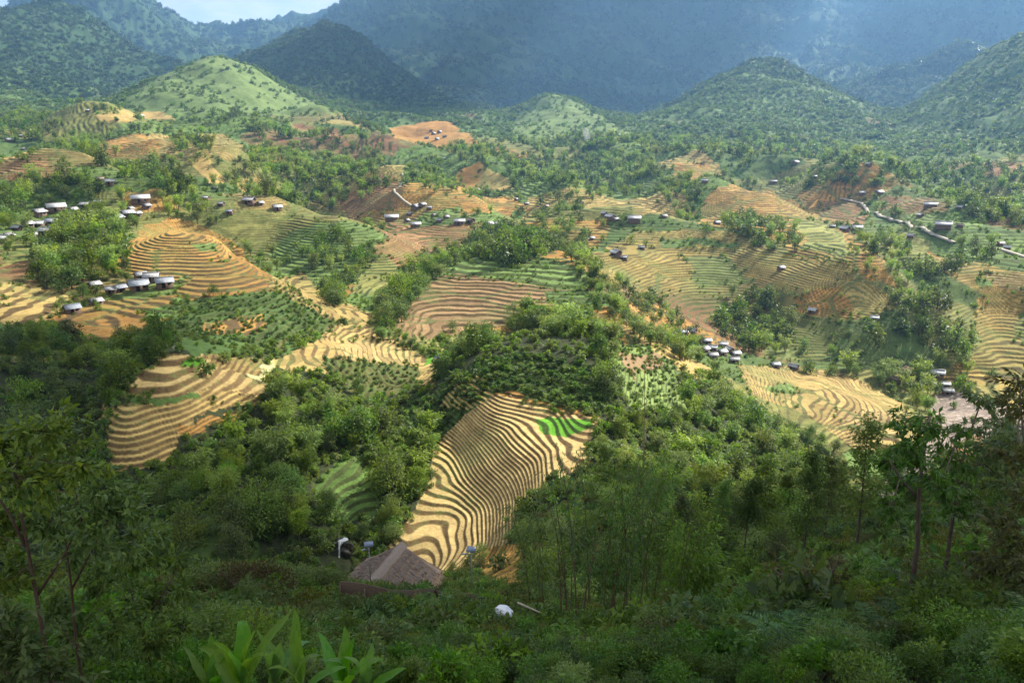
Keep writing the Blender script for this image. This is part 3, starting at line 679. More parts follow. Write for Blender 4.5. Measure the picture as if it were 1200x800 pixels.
def make_fern(seed, H_=.9):
    rng = np.random.default_rng(seed); mb = MB()
    for i in range(11):
        a = i * .571 * 4 + rng.normal() * .3; ln = H_ * rng.uniform(.7, 1.2); t = np.linspace(0, 1, 23)
        q = np.stack([np.cos(a) * ln * t, np.sin(a) * ln * t, ln * (1.15 * t - .85 * t ** 2)], 1)
        mb.tube(q[::5], [.008, .006, .004, .003, .002], 3, .3)
        for sgn in (-1, 1):
            sd = np.array([-math.sin(a), math.cos(a), 0]) * sgn
            tt = t[2:]; l = ln * .22 * np.sin(np.clip(1.08 - tt, 0, 1) * 2.2) + .02
            mb.leaves(q[2:], sd + np.array([math.cos(a), math.sin(a), -.25]) * .4 + rng.normal(size=(21, 3)) * .12, np.tile([0, 0, 1.], (21, 1)) + rng.normal(size=(21, 3)) * .25, l, l * .2, np.clip(rng.normal(.5, .2, 21), 0, 1), .03)
    return mb
# ------------------------------------------------------------------ where the plants stand
RUNMAX = np.maximum.accumulate(Z / RR[:, None], axis=0)
def hidden(x, y, top):
    """is a point of that height above the ground hidden by the land in front"""
    az = np.arctan2(x, y); r = np.hypot(x, y)
    j = np.clip(np.round((az + AZMAX) / (2 * AZMAX) * (NA - 1)).astype(int), 0, NA - 1)
    i = np.clip(np.searchsorted(RR, r * .985) - 1, 0, NR - 1)
    return (zat(x, y) + top) / r < RUNMAX[i, j]
def project(x, y, z):
    d = y * CP - z * SP
    return 600 + F_PX * x / d, 400 - F_PX * (y * SP + z * CP) / d
class Kind:
    def __init__(s): s.x = []; s.y = []; s.s = []; s.zone = []
    def put(s, x, y, sc, zone):
        s.x.extend(np.atleast_1d(x)); s.y.extend(np.atleast_1d(y)); s.s.extend(np.broadcast_to(sc, np.shape(np.atleast_1d(x)))); s.zone.extend([zone] * len(np.atleast_1d(x)))
KINDS = {k: Kind() for k in ('broadleaf_tree', 'bamboo_clump', 'shrub', 'slender_tree', 'crop_bush', 'fern')}
HT = {'broadleaf_tree': 8, 'bamboo_clump': 9, 'shrub': 1.3, 'slender_tree': 11, 'crop_bush': 1.0, 'fern': .9}
def jitter(poly, sp, rng):
    x0, y0 = poly.min(0); x1, y1 = poly.max(0)
    gx, gy = np.meshgrid(np.arange(x0, x1, sp), np.arange(y0, y1, sp))
    gx = gx.ravel() + rng.uniform(-.5, .5, gx.size) * sp; gy = gy.ravel() + rng.uniform(-.5, .5, gy.size) * sp
    m = inside(poly, gx, gy); return gx[m], gy[m]
ZONES = []   # (phrase for labels)
def wood(outline, phrase, mix, sp, smin=.7, smax=1.2, gap=-.9, seed=0):
    """mix: {kind: weight}; gap: noise threshold below which nothing grows"""
    poly = world_poly(outline); rng = np.random.default_rng(len(ZONES) * 7 + 3 + seed)
    x, y = jitter(poly, sp, rng)
    nz = fbm(x / (sp * 4), y / (sp * 4), 3, 200 + len(ZONES))
    k = nz > gap; x, y = x[k], y[k]
    zi = len(ZONES); ZONES.append(phrase)
    names = list(mix); pr = np.array([mix[n_] for n_ in names], float); pr /= pr.sum()
    # kinds keep together in patches
    sel = np.clip(fbm(x / (sp * 5), y / (sp * 5), 2, 300 + zi) * .9 + .5 + rng.normal(size=len(x)) * .18, 0, .999)
    ix = np.searchsorted(np.cumsum(pr), sel).clip(0, len(names) - 1)
    for j, n_ in enumerate(names):
        m = ix == j
        KINDS[n_].put(x[m], y[m], rng.uniform(smin, smax, m.sum()) * (1 + .25 * rng.normal(size=m.sum()).clip(-1, 1.5)), zi)
T_, B_, U_, S_ = 'broadleaf_tree', 'bamboo_clump', 'shrub', 'slender_tree'
# left, in the cloud's shadow
wood('0,398 55,402 120,412 190,415 196,425 165,440 150,470 112,500 118,540 60,560 0,545', 'dark shaded wood on the left slope', {T_: 5, B_: 1, U_: 2}, 5.6, .5, .95, -.25)
wood('110,405 195,405 150,470 115,520 118,545 100,540 105,470', 'shaded slope beside the ringed knoll', {U_: 1}, 2.6, .7, 1.5)
wood('140,398 165,388 197,400 196,420 160,428', 'round copse above the ringed knoll', {T_: 1}, 4.6, .5, .8)
wood('300,500 318,462 350,458 400,480 440,492 448,510 420,540 360,572 300,596 240,596 196,580 200,560 222,535 262,518', 'ravine wood below the pale terraces', {B_: 6, T_: 4}, 4.8, .45, .85, -.3)
wood('340,450 440,462 468,478 450,520 400,545', 'bushy bank above the brook', {U_: 4, T_: 1}, 3.2, .6, 1.3, -.2)
wood('125,555 200,565 300,612 360,618 360,640 300,645 210,645 120,625', 'ravine bushes under the left slope', {U_: 1}, 2.6, .6, 1.3, -.1)
wood('195,625 295,585 360,572 370,612 305,660 215,690', 'grown over bank below the ringed knoll', {U_: 3, T_: 1}, 2.6, .5, 1.2, -.4)
wood('120,560 190,565 190,620 110,640', 'foot of the ringed knoll', {T_: 2, U_: 2}, 5, .4, .8)
wood('345,590 395,580 392,625 370,650 330,640', 'bank left of the waterfall', {B_: 3, T_: 2}, 3.8, .35, .6)
wood('415,640 440,612 470,600 478,620 455,640 430,668 408,668', 'bank right of the waterfall', {U_: 2, T_: 2}, 3.0, .3, .6)
wood('455,545 500,515 512,535 498,570 470,600 452,590', 'brook side below the central terraces', {B_: 3, T_: 3}, 4.2, .6, .95)
wood('420,490 500,462 520,500 500,515 455,545 430,530', 'bushy hollow by the brook', {U_: 4, B_: 1}, 3.0, .6, 1.4, -.2)
# central spur
wood('500,448 525,425 560,402 585,380 620,372 690,380 715,396 722,425 708,425 690,398 650,393 600,391 560,412 525,440', 'dark wood on the crest of the central spur', {T_: 5, B_: 3}, 4.6, .55, .95)
wood('600,370 700,377 712,393 650,393 600,390', 'tall grove on top of the central spur', {T_: 4, B_: 4}, 4.4, .7, .95)
wood('735,505 790,495 840,475 870,475 905,495 960,505 1000,540 1000,575 960,640 850,680 760,680 720,640 690,570 700,505', 'bushy wood on the flank of the central spur', {T_: 4, U_: 6, B_: 2}, 3.6, .35, .75, -.6)
wood('800,478 840,455 855,462 840,505 808,508', 'leafy grove beside the light green slope', {B_: 1}, 4.2, .5, .8)
wood('700,400 765,405 805,440 800,470 735,470', 'light green slope', {U_: 1}, 3.0, .3, .7, -.1)
wood('700,405 722,440 735,470 706,478 697,440', 'thicket edging the tea-like rows', {T_: 2, U_: 2}, 3.4, .4, .7)
wood('690,330 700,345 735,375 770,400 800,405 830,430 800,425 760,405 715,385 685,350', 'tree line down the spur behind', {B_: 5, T_: 1}, 5.0, .55, .95)
wood('650,280 668,285 700,320 735,365 720,372 690,335 660,305', 'tree line above the grass fields', {B_: 4, T_: 2}, 5.0, .5, .9)
wood('612,640 640,575 690,555 760,580 850,570 930,600 960,660 880,700 800,730 690,740 620,720', 'dark bamboo hollow in the shade', {B_: 3, U_: 3, T_: 2}, 3.9, .35, .8)
wood('600,690 640,640 660,700 650,735 600,730', 'bushes below the bamboo stems', {U_: 1}, 1.6, .8, 1.4)
# cottage spur
wood('545,285 560,272 600,268 640,275 640,300 600,312 555,308', 'dark grove beside the small cottage', {T_: 1}, 5.5, .9, 1.3)
wood('490,305 520,292 560,290 560,305 525,318 500,318', 'copse on the shoulder of the grassy spur', {T_: 3, B_: 1}, 6, .6, .9)
wood('435,375 460,340 500,305 520,318 500,335 470,385 455,395 440,392', 'dark line of trees along the brook', {T_: 3, B_: 2}, 6.2, .7, 1.1)
wood('380,270 420,280 440,300 425,330 400,335 360,300', 'wood above the brook', {T_: 3, B_: 2}, 7, .7, 1.05)
wood('440,395 500,400 520,415 500,420 450,405', 'light hedge above the pale terraces', {B_: 1}, 4.0, .3, .5)
wood('380,340 400,335 405,360 385,365', 'dark clump above the pale terraces', {T_: 1}, 5, .7, 1.0)
# left village
wood('0,222 60,212 115,206 125,225 112,238 60,244 0,262', 'wood behind the left village', {T_: 4, B_: 2}, 7.5, .8, 1.2)
wood('40,300 90,262 110,250 140,262 148,290 130,330 95,342 45,335', 'wood beside the orange terraces', {T_: 4, B_: 3}, 6.2, .8, 1.25)
wood('0,262 40,255 120,245 150,262 110,262 60,290 0,300', 'trees among the left village houses', {T_: 1, B_: 1}, 12, .5, .85)
wood('125,315 150,300 152,330 130,335', 'clump by the slate-roofed houses', {T_: 1, B_: 1}, 4.5, .45, .75)
wood('92,342 125,350 115,365 70,372 62,362', 'trees around the small grey sheds', {T_: 1}, 5, .35, .6)
wood('195,250 240,255 285,285 300,300 290,300 270,275 225,258 190,256', 'light tree line on the crest of the orange terraces', {B_: 1}, 5, .5, .8)
wood('165,230 200,205 235,235 260,262 240,265 200,250', 'light wood beyond the orange terraces', {B_: 4, T_: 1}, 7, .7, 1.1)
# middle distance
wood('268,195 300,172 350,178 445,198 455,215 440,232 390,248 320,236 272,220', 'large wood in the middle of the valley', {T_: 3, B_: 5}, 9, .9, 1.4)
wood('195,150 250,175 268,200 240,195 205,180', 'wood under the green hill', {T_: 1, B_: 1}, 11, .8, 1.3)
wood('0,140 40,132 120,170 165,190 210,200 225,222 170,225 120,200 60,170 0,170', 'wooded slope under the left mountain', {B_: 3, T_: 3}, 12, .9, 1.5, -.15)
wood('260,130 330,150 450,170 455,195 380,180 300,165', 'wooded foot of the green hill', {B_: 3, T_: 3}, 14, 1, 1.5, -.2)
wood('475,200 500,183 530,195 545,215 530,232 490,225', 'green knoll with a path', {B_: 1}, 7.5, .5, .8)
wood('590,200 620,188 680,180 765,186 772,205 720,220 650,222 600,210', 'dark wood in the centre of the valley', {T_: 4, B_: 3}, 10, 1.0, 1.5)
wood('520,170 590,170 600,185 540,200', 'wood below the bare hill', {T_: 1, B_: 1}, 13, 1, 1.4)
wood('640,165 760,160 860,160 960,165 1060,185 1000,195 880,190 780,185 680,178', 'wooded rise under the bare hills', {T_: 3, B_: 3}, 14, 1, 1.5, -.2)
wood('770,218 800,208 822,225 820,250 785,252', 'wood beside the brown terraces', {T_: 1, B_: 2}, 9, .8, 1.2)
wood('840,262 870,250 930,270 945,300 900,296 860,285', 'belt between the right terraces', {T_: 3, B_: 2}, 8, .8, 1.2)
wood('950,205 1040,200 1080,190 1095,205 1040,220 960,222', 'dark wood on the far right', {T_: 3, B_: 1}, 12, 1, 1.4)
wood('1085,205 1130,192 1200,200 1200,262 1140,258 1098,225', 'big dark wood on the right edge', {T_: 4, B_: 2}, 11, 1, 1.5)
wood('630,250 680,245 690,275 680,300 640,300 630,275', 'trees behind the small cottage', {T_: 2, B_: 2}, 8.5, .7, 1.1)
wood('855,345 885,340 905,360 935,380 930,412 880,420 850,395 838,370', 'big dark trees above the river village', {T_: 4, B_: 2}, 7, .9, 1.3)
wood('1005,385 1020,365 1060,345 1090,350 1140,372 1148,400 1130,418 1060,420 1010,410', 'broad wood on the right slope', {T_: 5, U_: 1}, 7, .9, 1.35)
wood('1000,305 1040,308 1100,350 1090,365 1050,345 1010,325', 'hedge like belt on the right slope', {T_: 1, B_: 1}, 6.5, .5, .8)
wood('1000,280 1040,275 1070,295 1060,312 1020,300', 'copse under the pale road', {T_: 1, B_: 2}, 7.5, .7, 1.0)
wood('1060,312 1130,305 1140,328 1080,335', 'dark copse on the right slope', {T_: 1}, 7.5, .8, 1.1)
wood('1120,275 1160,285 1175,305 1150,310 1125,295', 'thicket by the right road', {T_: 1, B_: 1}, 8, .7, 1.0)
wood('775,375 800,380 840,400 820,405 790,395', 'trees over the river village roofs', {T_: 1, B_: 1}, 6, .6, .9)
wood('930,425 1000,430 1080,440 1115,465 1095,490 1060,470 1000,445 950,440', 'trees along the river', {T_: 3, B_: 3}, 6.2, .7, 1.1)
wood('1040,420 1120,430 1170,440 1120,462 1050,440', 'trees around the riverside house', {T_: 1, B_: 1}, 7.5, .7, 1.0)
wood('860,470 900,492 960,522 990,550 950,530 890,510 845,482', 'tree edge above the lower right terraces', {T_: 2, B_: 1}, 5, .5, .85)
wood('720,320 745,345 800,375 770,380 730,350', 'bushes below the brown terraces', {T_: 1, B_: 1}, 7, .5, .9)
# loose trees and thickets in the draws of the middle valley
_rng = np.random.default_rng(5)
def draws(r0, r1, sp, thr, phrase, sc0, sc1):
    az = _rng.uniform(-.78, .78, int((r1 ** 2 - r0 ** 2) * .78 / sp ** 2)); r = np.sqrt(_rng.uniform(r0 ** 2, r1 ** 2, az.size))
    x, y = r * np.sin(az), r * np.cos(az)
    nz = fbm(x / 85, y / 85, 4, 401) + .35 * fbm(x / 24, y / 24, 2, 403)
    i = np.clip(np.searchsorted(RR, r), 0, NR - 1); j = np.clip(((az + AZMAX) / (2 * AZMAX) * (NA - 1)).astype(int), 0, NA - 1)
    free = ~FIELDMASK[i, j]
    m = (nz > thr) & (free | (_rng.uniform(size=az.size) < .015)); x, y = x[m], y[m]
    zi = len(ZONES); ZONES.append(phrase); b = fbm(x / 60, y / 60, 2, 405) + _rng.normal(size=len(x)) * .2 > 0
    for kd, mm in (('broadleaf_tree', ~b), ('bamboo_clump', b)):
        KINDS[kd].put(x[mm], y[mm], _rng.uniform(sc0, sc1, mm.sum()), zi)
FIELDMASK = np.zeros(X.shape, bool)
for m_ in FW: FIELDMASK |= m_
draws(270, 620, 9, .22, 'scattered among the terraces of the middle valley', .45, .95)
draws(600, 1200, 11, .14, 'scattered over the far end of the valley', .7, 1.35)
# scrub on the green plots
def scrub(r0, r1, sp, sc0, sc1):
    az = _rng.uniform(-.78, .78, int((r1 ** 2 - r0 ** 2) * .78 / sp ** 2)); r = np.sqrt(_rng.uniform(r0 ** 2, r1 ** 2, az.size))
    i = np.clip(np.searchsorted(RR, r), 0, NR - 1); j = np.clip(((az + AZMAX) / (2 * AZMAX) * (NA - 1)).astype(int), 0, NA - 1)
    g = (tread[i, j, 1] > tread[i, j, 0] * 1.25) & ~paddy[i, j]
    x, y = (r * np.sin(az))[g], (r * np.cos(az))[g]
    g2 = fbm(x / 14, y / 14, 3, 411) > -.05
    return x[g2], y[g2], _rng.uniform(sc0, sc1, g2.sum())
SCR = [scrub(150, 330, 3.2, .5, 1.0), scrub(330, 620, 5.0, .8, 1.6), scrub(620, 1180, 8.5, 1.2, 2.6)]
zi = len(ZONES); ZONES.append('green patches between the terraces')
KINDS['shrub'].put(SCR[0][0], SCR[0][1], SCR[0][2], zi)
# rows of bushes on the spur above the cream terraces
def rows(outline, phrase, sp, sc):
    poly = world_poly(outline); rng = np.random.default_rng(9); x, y = jitter(poly, sp, rng)
    f_ = zat(x, y, fr); m = (f_ > .05) & (f_ < .55)
    zi = len(ZONES); ZONES.append(phrase); KINDS['crop_bush'].put(x[m], y[m], sc * rng.uniform(.6, 1.2, m.sum()), zi)
rows('522,440 600,412 700,430 722,470 700,484 600,458 560,462', 'planted in rows above the cream terraces', 1.3, 1.45)
rows('470,480 505,462 540,445 568,462 512,518 480,540', 'planted on the dark bank left of the cream terraces', 1.3, 1.3)
rows('698,405 765,408 800,440 803,480 735,470 722,435', 'planted in lines on the light green slope', 1.7, .8)
rows('160,368 240,348 345,338 392,375 335,398 290,412 210,392', 'on the green terraces under the slate roofed houses', 1.9, 1.0)
rows('380,418 490,432 490,455 430,470 385,440', 'growing below the pale terraces', 1.7, .9)
# own hillside
wood('-60,775 0,760 200,745 400,750 600,755 800,765 1000,755 1260,730 1260,800 -60,800', 'foreground slope at the foot of the picture', {U_: 1}, .85, .45, .95)
wood('0,700 200,695 400,712 560,718 700,725 700,760 450,752 200,748 0,762', 'bushy slope below the thatched hut', {U_: 1}, 1.25, .7, 1.2)
wood('700,720 800,705 900,685 1000,665 1080,635 1200,605 1260,600 1260,740 1000,760 800,768 700,760', 'dark bushy slope on the lower right', {U_: 1}, 1.5, .7, 1.6)
wood('830,690 870,665 930,640 1000,610 1060,600 1060,640 1000,660 900,690', 'shaded slope with slender trees', {U_: 1}, 2.0, .7, 1.3)
wood('1060,580 1120,565 1200,555 1260,560 1260,610 1150,620 1070,640', 'shaded shoulder on the right edge', {U_: 3, T_: 2}, 3.4, .4, .8)
wood('850,740 920,715 1100,690 1220,660 1240,740 1100,770 950,785', 'fern patch on the lower right', {'fern': 1}, 1.5, .7, 1.5)
wood('200,745 420,735 640,745 640,790 250,790', 'fern patch at the bottom centre', {'fern': 1}, 1.9, .5, 1.0)

_xs = []
def blanket(r0, r1, sp, sc0, sc1, thr, phrase):
    az = _rng.uniform(-.79, .79, int((r1 ** 2 - r0 ** 2) * .79 / sp ** 2)); r = np.sqrt(_rng.uniform(r0 ** 2, r1 ** 2, az.size))
    i = np.clip(np.searchsorted(RR, r), 0, NR - 1); j = np.clip(((az + AZMAX) / (2 * AZMAX) * (NA - 1)).astype(int), 0, NA - 1)
    x, y = r * np.sin(az), r * np.cos(az); m = ~FIELDMASK[i, j] & (fbm(x / 9, y / 9, 3, 431) > thr)
    zi = len(ZONES); ZONES.append(phrase); KINDS['shrub'].put(x[m], y[m], _rng.uniform(sc0, sc1, m.sum()) * (1 + .5 * fbm(x[m] / 6, y[m] / 6, 2, 433)), zi)
blanket(9, 40, .75, .35, .9, -.5, 'bushy hillside under the viewpoint'); blanket(40, 92, 1.25, .5, 1.2, -.4, 'shaded lower hillside')
blanket(92, 160, 1.35, .6, 1.5, -.45, 'overgrown ravine slopes'); blanket(160, 260, 2.3, .7, 1.7, -.3, 'overgrown slopes above the ravine')
# bushes and weeds along the borders of the fields
for _q in FIELDS:
    _p = world_poly(_q[0]); _d = np.linalg.norm(_p - np.roll(_p, -1, axis=0), axis=1)
    for _k in range(len(_p)):
        if _d[_k] > 40: continue
        rm = math.hypot(*_p[_k]); sp_ = 1.6 if rm < 230 else (3.0 if rm < 480 else 6)
        for _t in np.arange(0, 1, min(1, sp_ / max(_d[_k], .1))):
            c_ = _p[_k] * (1 - _t) + np.roll(_p, -1, axis=0)[_k] * _t + _rng.normal(size=2) * sp_ * .6
            if rm < 1150 and perlin(np.array([c_[0] / 14]), np.array([c_[1] / 14]), 437)[0] > (.12 if rm < 230 else -.15): _xs.append((c_[0], c_[1], _rng.uniform(.4, 1.1) * (1 if rm < 300 else rm / 330)))
_xs = np.array(_xs); zi = len(ZONES); ZONES.append('overgrown borders of the fields'); KINDS['shrub'].put(_xs[:, 0], _xs[:, 1], _xs[:, 2], zi)
# ------------------------------------------------------------------ houses and other built things
def wp(px, py, r):
    """point on the ray through a pixel at horizontal distance r"""
    az, t = pix_dir(px, py); return np.array([r * math.sin(az), r * math.cos(az), r * float(t)])
def gp(px, py):
    x, y = ground_hit(px, py); return np.array([x, y, float(zat(x, y))])
CLEAR = []
def corr_mat(name, c1, c2, rough=.5):
    """weathered corrugated sheet roofing"""
    m, nt, bs = new_mat(name)
    tc = N(nt, 'ShaderNodeTexCoord'); wv = N(nt, 'ShaderNodeTexWave'); wv.bands_direction = 'X'; wv.inputs['Scale'].default_value = 2.2
    nz = N(nt, 'ShaderNodeTexNoise'); nz.inputs['Scale'].default_value = 1.3; nz.inputs['Detail'].default_value = 6; nz.inputs['Roughness'].default_value = .7
    cm = N(nt, 'ShaderNodeMix', data_type='RGBA'); cm.inputs[6].default_value = (*c1, 1); cm.inputs[7].default_value = (*c2, 1)
    rp = N(nt, 'ShaderNodeMapRange'); rp.inputs['From Min'].default_value = .35; rp.inputs['From Max'].default_value = .65
    b = N(nt, 'ShaderNodeBump'); b.inputs['Strength'].default_value = .6; b.inputs['Distance'].default_value = .05
    nt.links.new(tc.outputs['Object'], wv.inputs[0]); nt.links.new(tc.outputs['Object'], nz.inputs['Vector']); nt.links.new(nz.outputs['Fac'], rp.inputs['Value']); nt.links.new(rp.outputs[0], cm.inputs['Factor'])
    nt.links.new(cm.outputs[2], bs.inputs['Base Color']); nt.links.new(wv.outputs['Fac'], b.inputs['Height']); nt.links.new(b.outputs[0], bs.inputs['Normal']); bs.inputs['Roughness'].default_value = rough
    return m
R_MATS = {'grey': corr_mat('grey_roofing', (.25, .235, .22), (.44, .43, .42), .7), 'pale': corr_mat('pale_roofing', (.30, .28, .26), (.60, .60, .60)), 'slate': corr_mat('slate_blue_roofing', (.20, .215, .24), (.32, .34, .37), .5),
          'brown': corr_mat('brown_roofing', (.20, .13, .10), (.32, .22, .17)), 'red': corr_mat('red_roofing', (.40, .17, .11), (.52, .27, .19))}
W_MATS = {'wood': noisy_mat('plank_wall', (.10, .065, .045), (.20, .13, .09), 5, .85, (6, 6, .5)), 'plaster': noisy_mat('plaster_wall', (.45, .43, .40), (.62, .60, .56), 2, .9)}
M_DARK = noisy_mat('dark_opening', (.012, .011, .010), (.03, .025, .02), 3, .9)
_hc = {}
def house_mesh(L, W_, hw, hr, roof, wall, rmesh=None):
    key = (L, W_, hw, hr, roof, wall)
    if key in _hc: return _hc[key]
    w_ = MB(); w_.box((0, 0, hw / 2 - 1), (L, W_, hw + 2))
    for sx in (-1, 1):   # gable ends
        x = sx * L / 2
        w_.add([(x, -W_ / 2, hw), (x, W_ / 2, hw), (x, 0, hw + hr * .96), (x - sx * .15, -W_ / 2, hw), (x - sx * .15, W_ / 2, hw), (x - sx * .15, 0, hw + hr * .96)], [(0, 1, 2), (3, 5, 4), (0, 2, 5, 3), (1, 4, 5, 2)])
    r_ = MB(); ov, oe, th = .55, .75, .12
    for sy in (-1, 1):
        e = np.array([0, sy * (W_ / 2 + oe), hw - hr * oe / (W_ / 2)]); t = np.array([0, 0, hw + hr])
        V = []
        for x in (-L / 2 - ov, L / 2 + ov):
            for q in (t, e):
                V += [(x, q[1], q[2] + .03), (x, q[1], q[2] + th)]
        r_.add(V, [(1, 3, 7, 5), (0, 4, 6, 2), (2, 6, 7, 3), (0, 2, 3, 1), (4, 5, 7, 6), (0, 1, 5, 4)])
    r_.box((0, 0, hw + hr + th + .02), (L + 2 * ov + .1, .5, .07))
    d_ = MB(); d_.box((-.1 * L, -W_ / 2 - .04, .95), (1.1, .09, 1.9))
    n_ = MB(); n_.box((.25 * L, -W_ / 2 - .04, 1.45), (.9, .09, .8))
    _hc[key] = (w_.mesh('house_wall', W_MATS[wall]), r_.mesh('house_roof', R_MATS[roof]), d_.mesh('house_door', M_DARK), n_.mesh('house_window', M_DARK))
    return _hc[key]
HOUSES = []
def house(px, py, wpx, roof, label, group, turn=None, wall='wood', near=False, deep=None):
    p = gp(px, py); r = math.hypot(p[0], p[1]); L = float(np.clip(wpx * r / F_PX * .64, 3.3, 15)); rng = random.Random(int(px * 7 + py))
    kinds_ = [5.0, 7.0, 9.0, 12.0, 16.0]; Lm = min(kinds_, key=lambda q: abs(q - L)); W_ = min(6.5, max(3.6, Lm * .6))
    ms = house_mesh(Lm, W_, 2.3 if Lm < 6 else 2.7, W_ * .30, roof, wall)
    a = math.atan2(p[0], p[1]); rz = -a + (rng.choice((-1, 1)) * rng.uniform(.1, 1.1) if turn is None else turn)
    o = empty('house', (p[0], p[1], p[2] - .1), rz, L / Lm); link('wall', ms[0], o); link('roof', ms[1], o)
    if r < 520: link('door', ms[2], o); link('window', ms[3], o)
    tag(o, label, 'house', group); CLEAR.append((p[0], p[1], L * .62)); HOUSES.append(o)
    if r > 250:   # open view of the house from the valley side
        CLEAR.append((p[0] * (1 - 6 / r), p[1] * (1 - 6 / r), L * .5))
ORD = ['first', 'second', 'third', 'fourth', 'fifth', 'sixth', 'seventh', 'eighth', 'ninth', 'tenth', 'eleventh', 'twelfth', 'thirteenth', 'fourteenth', 'fifteenth', 'sixteenth', 'seventeenth', 'eighteenth', 'nineteenth', 'twentieth']
RN = {'grey': 'grey roofed', 'pale': 'pale roofed', 'slate': 'slate blue roofed', 'brown': 'brown roofed', 'red': 'red roofed'}
def hamlet(desc, group, s):
    hs = []
    for w_ in s.split():
        a = w_.split(','); hs.append((float(a[0]), float(a[1]), float(a[2]), {'g': 'grey', 'p': 'pale', 's': 'slate', 'b': 'brown', 'r': 'red'}[a[3]], float(a[4]) if len(a) > 4 else None))
    hs.sort()
    for i, (px, py, wd, rf, tn) in enumerate(hs):
        sz = 'long' if wd > 19 else ('small' if wd < 11 else 'plain')
        house(px, py, wd, rf, f'{sz} {RN[rf]} house, {ORD[i]} from left {desc}', group, tn)
hamlet('in the slate roofed farmstead', 'farmstead under the orange terraces', '85,366,21,s,.3 113,357,14,g 111,337,14,p,.5 131,343,10,g 141,341,11,s,.4 163,340,27,s,.15 178,329,22,g 193,336,25,s,.1 165,326,17,g,.4')
hamlet('in the village on the left edge', 'village on the left edge', '4,284,18,p 10,280,15,g 20,270,13,p 33,266,14,p 45,266,15,p 61,264,17,s 46,253,20,p 66,247,26,p 86,249,13,p 100,243,13,p 115,239,9,p 57,276,25,p 38,278,11,g 73,287,16,r 91,262,14,g')
hamlet('in the hamlet behind the orange terraces', 'hamlet behind the orange terraces', '138,259,16,s 150,254,17,p 161,253,12,p 165,237,27,p,.0 172,244,12,g 128,216,13,p 118,212,9,b 153,247,10,p')
hamlet('under the large valley wood', 'hamlet under the large valley wood', '233,242,8,g 241,234,8,p 252,222,8,p 259,241,8,g 269,250,8,s 292,239,18,g 305,240,9,p 325,246,14,p')
hamlet('in the middle hamlet above the brown plots', 'middle hamlet above the brown plots', '459,258,23,p,.0 477,260,8,g 487,266,17,p,.2 487,245,14,p 495,242,11,p 480,252,8,g 503,245,8,g 515,260,7,s 538,263,19,p,.1 552,261,13,b 573,265,13,p 581,264,8,p 523,256,6,g 509,254,7,g')
hamlet('behind the small cottage', 'farms behind the small cottage', '560,224,8,p 640,243,6,b 680,240,10,b 715,257,17,p 708,252,10,p 722,259,10,p 743,260,21,p,.1 778,255,8,g 693,281,9,g 722,300,18,p 731,304,12,p 752,292,9,g 617,240,6,g 605,235,5,p')
hamlet('along the right hand fields', 'farms along the right hand fields', '840,263,10,p 870,269,8,g 826,214,10,p 906,215,11,g 965,213,8,p 978,212,7,p 932,192,9,p 1018,194,8,p 955,208,6,p')
hamlet('beside the pale road on the right', 'farms by the pale road', '1010,228,9,p 1030,228,11,p 1090,243,19,p,.0 1125,245,9,p 1078,254,9,p 1105,267,23,p,.0 1125,266,6,b 990,271,14,p 1004,270,14,p 1067,278,8,p 1172,288,10,b 1180,292,8,p 975,267,7,g')
hamlet('in the river village', 'river village', '800,392,10,p 811,390,10,g 828,402,12,p 835,410,15,p 846,415,14,p 855,412,10,g 862,417,12,p 835,419,12,g 860,424,11,g 847,406,10,p 826,412,9,g 908,430,10,s 930,432,14,g')
hamlet('below the big dark wood', 'riverside houses', '1098,441,19,p,.1 1065,437,15,r 1107,453,13,p 1110,461,15,g 1090,452,10,p 1050,447,9,b')
hamlet('under the far left hill', 'far left farms', '10,166,8,p 25,161,7,p 103,131,6,p 165,138,10,p 225,142,8,p 28,176,6,g')
hamlet('in the far valley head village', 'far village at the head of the valley', '500,163,7,p 508,158,7,p 515,156,7,p 521,161,6,g 512,164,6,p 725,160,8,p 520,187,5,p 505,154,5,b')
house(627, 295, 13, 'pale', 'small pale roofed cottage beside the dark grove on the grassy spur', None, .2)
house(667, 373, 9, 'slate', 'tiny slate blue hut on the ridge behind the central grove', None, .3)
house(915, 316, 7, 'pale', 'tiny pale hut alone on the upper olive terraces of the right slope', None)
house(952, 366, 7, 'pale', 'tiny pale hut alone on the stubble terraces of the right slope', None)
house(1024, 375, 9, 'pale', 'small pale roof at the left edge of the broad right wood', None)

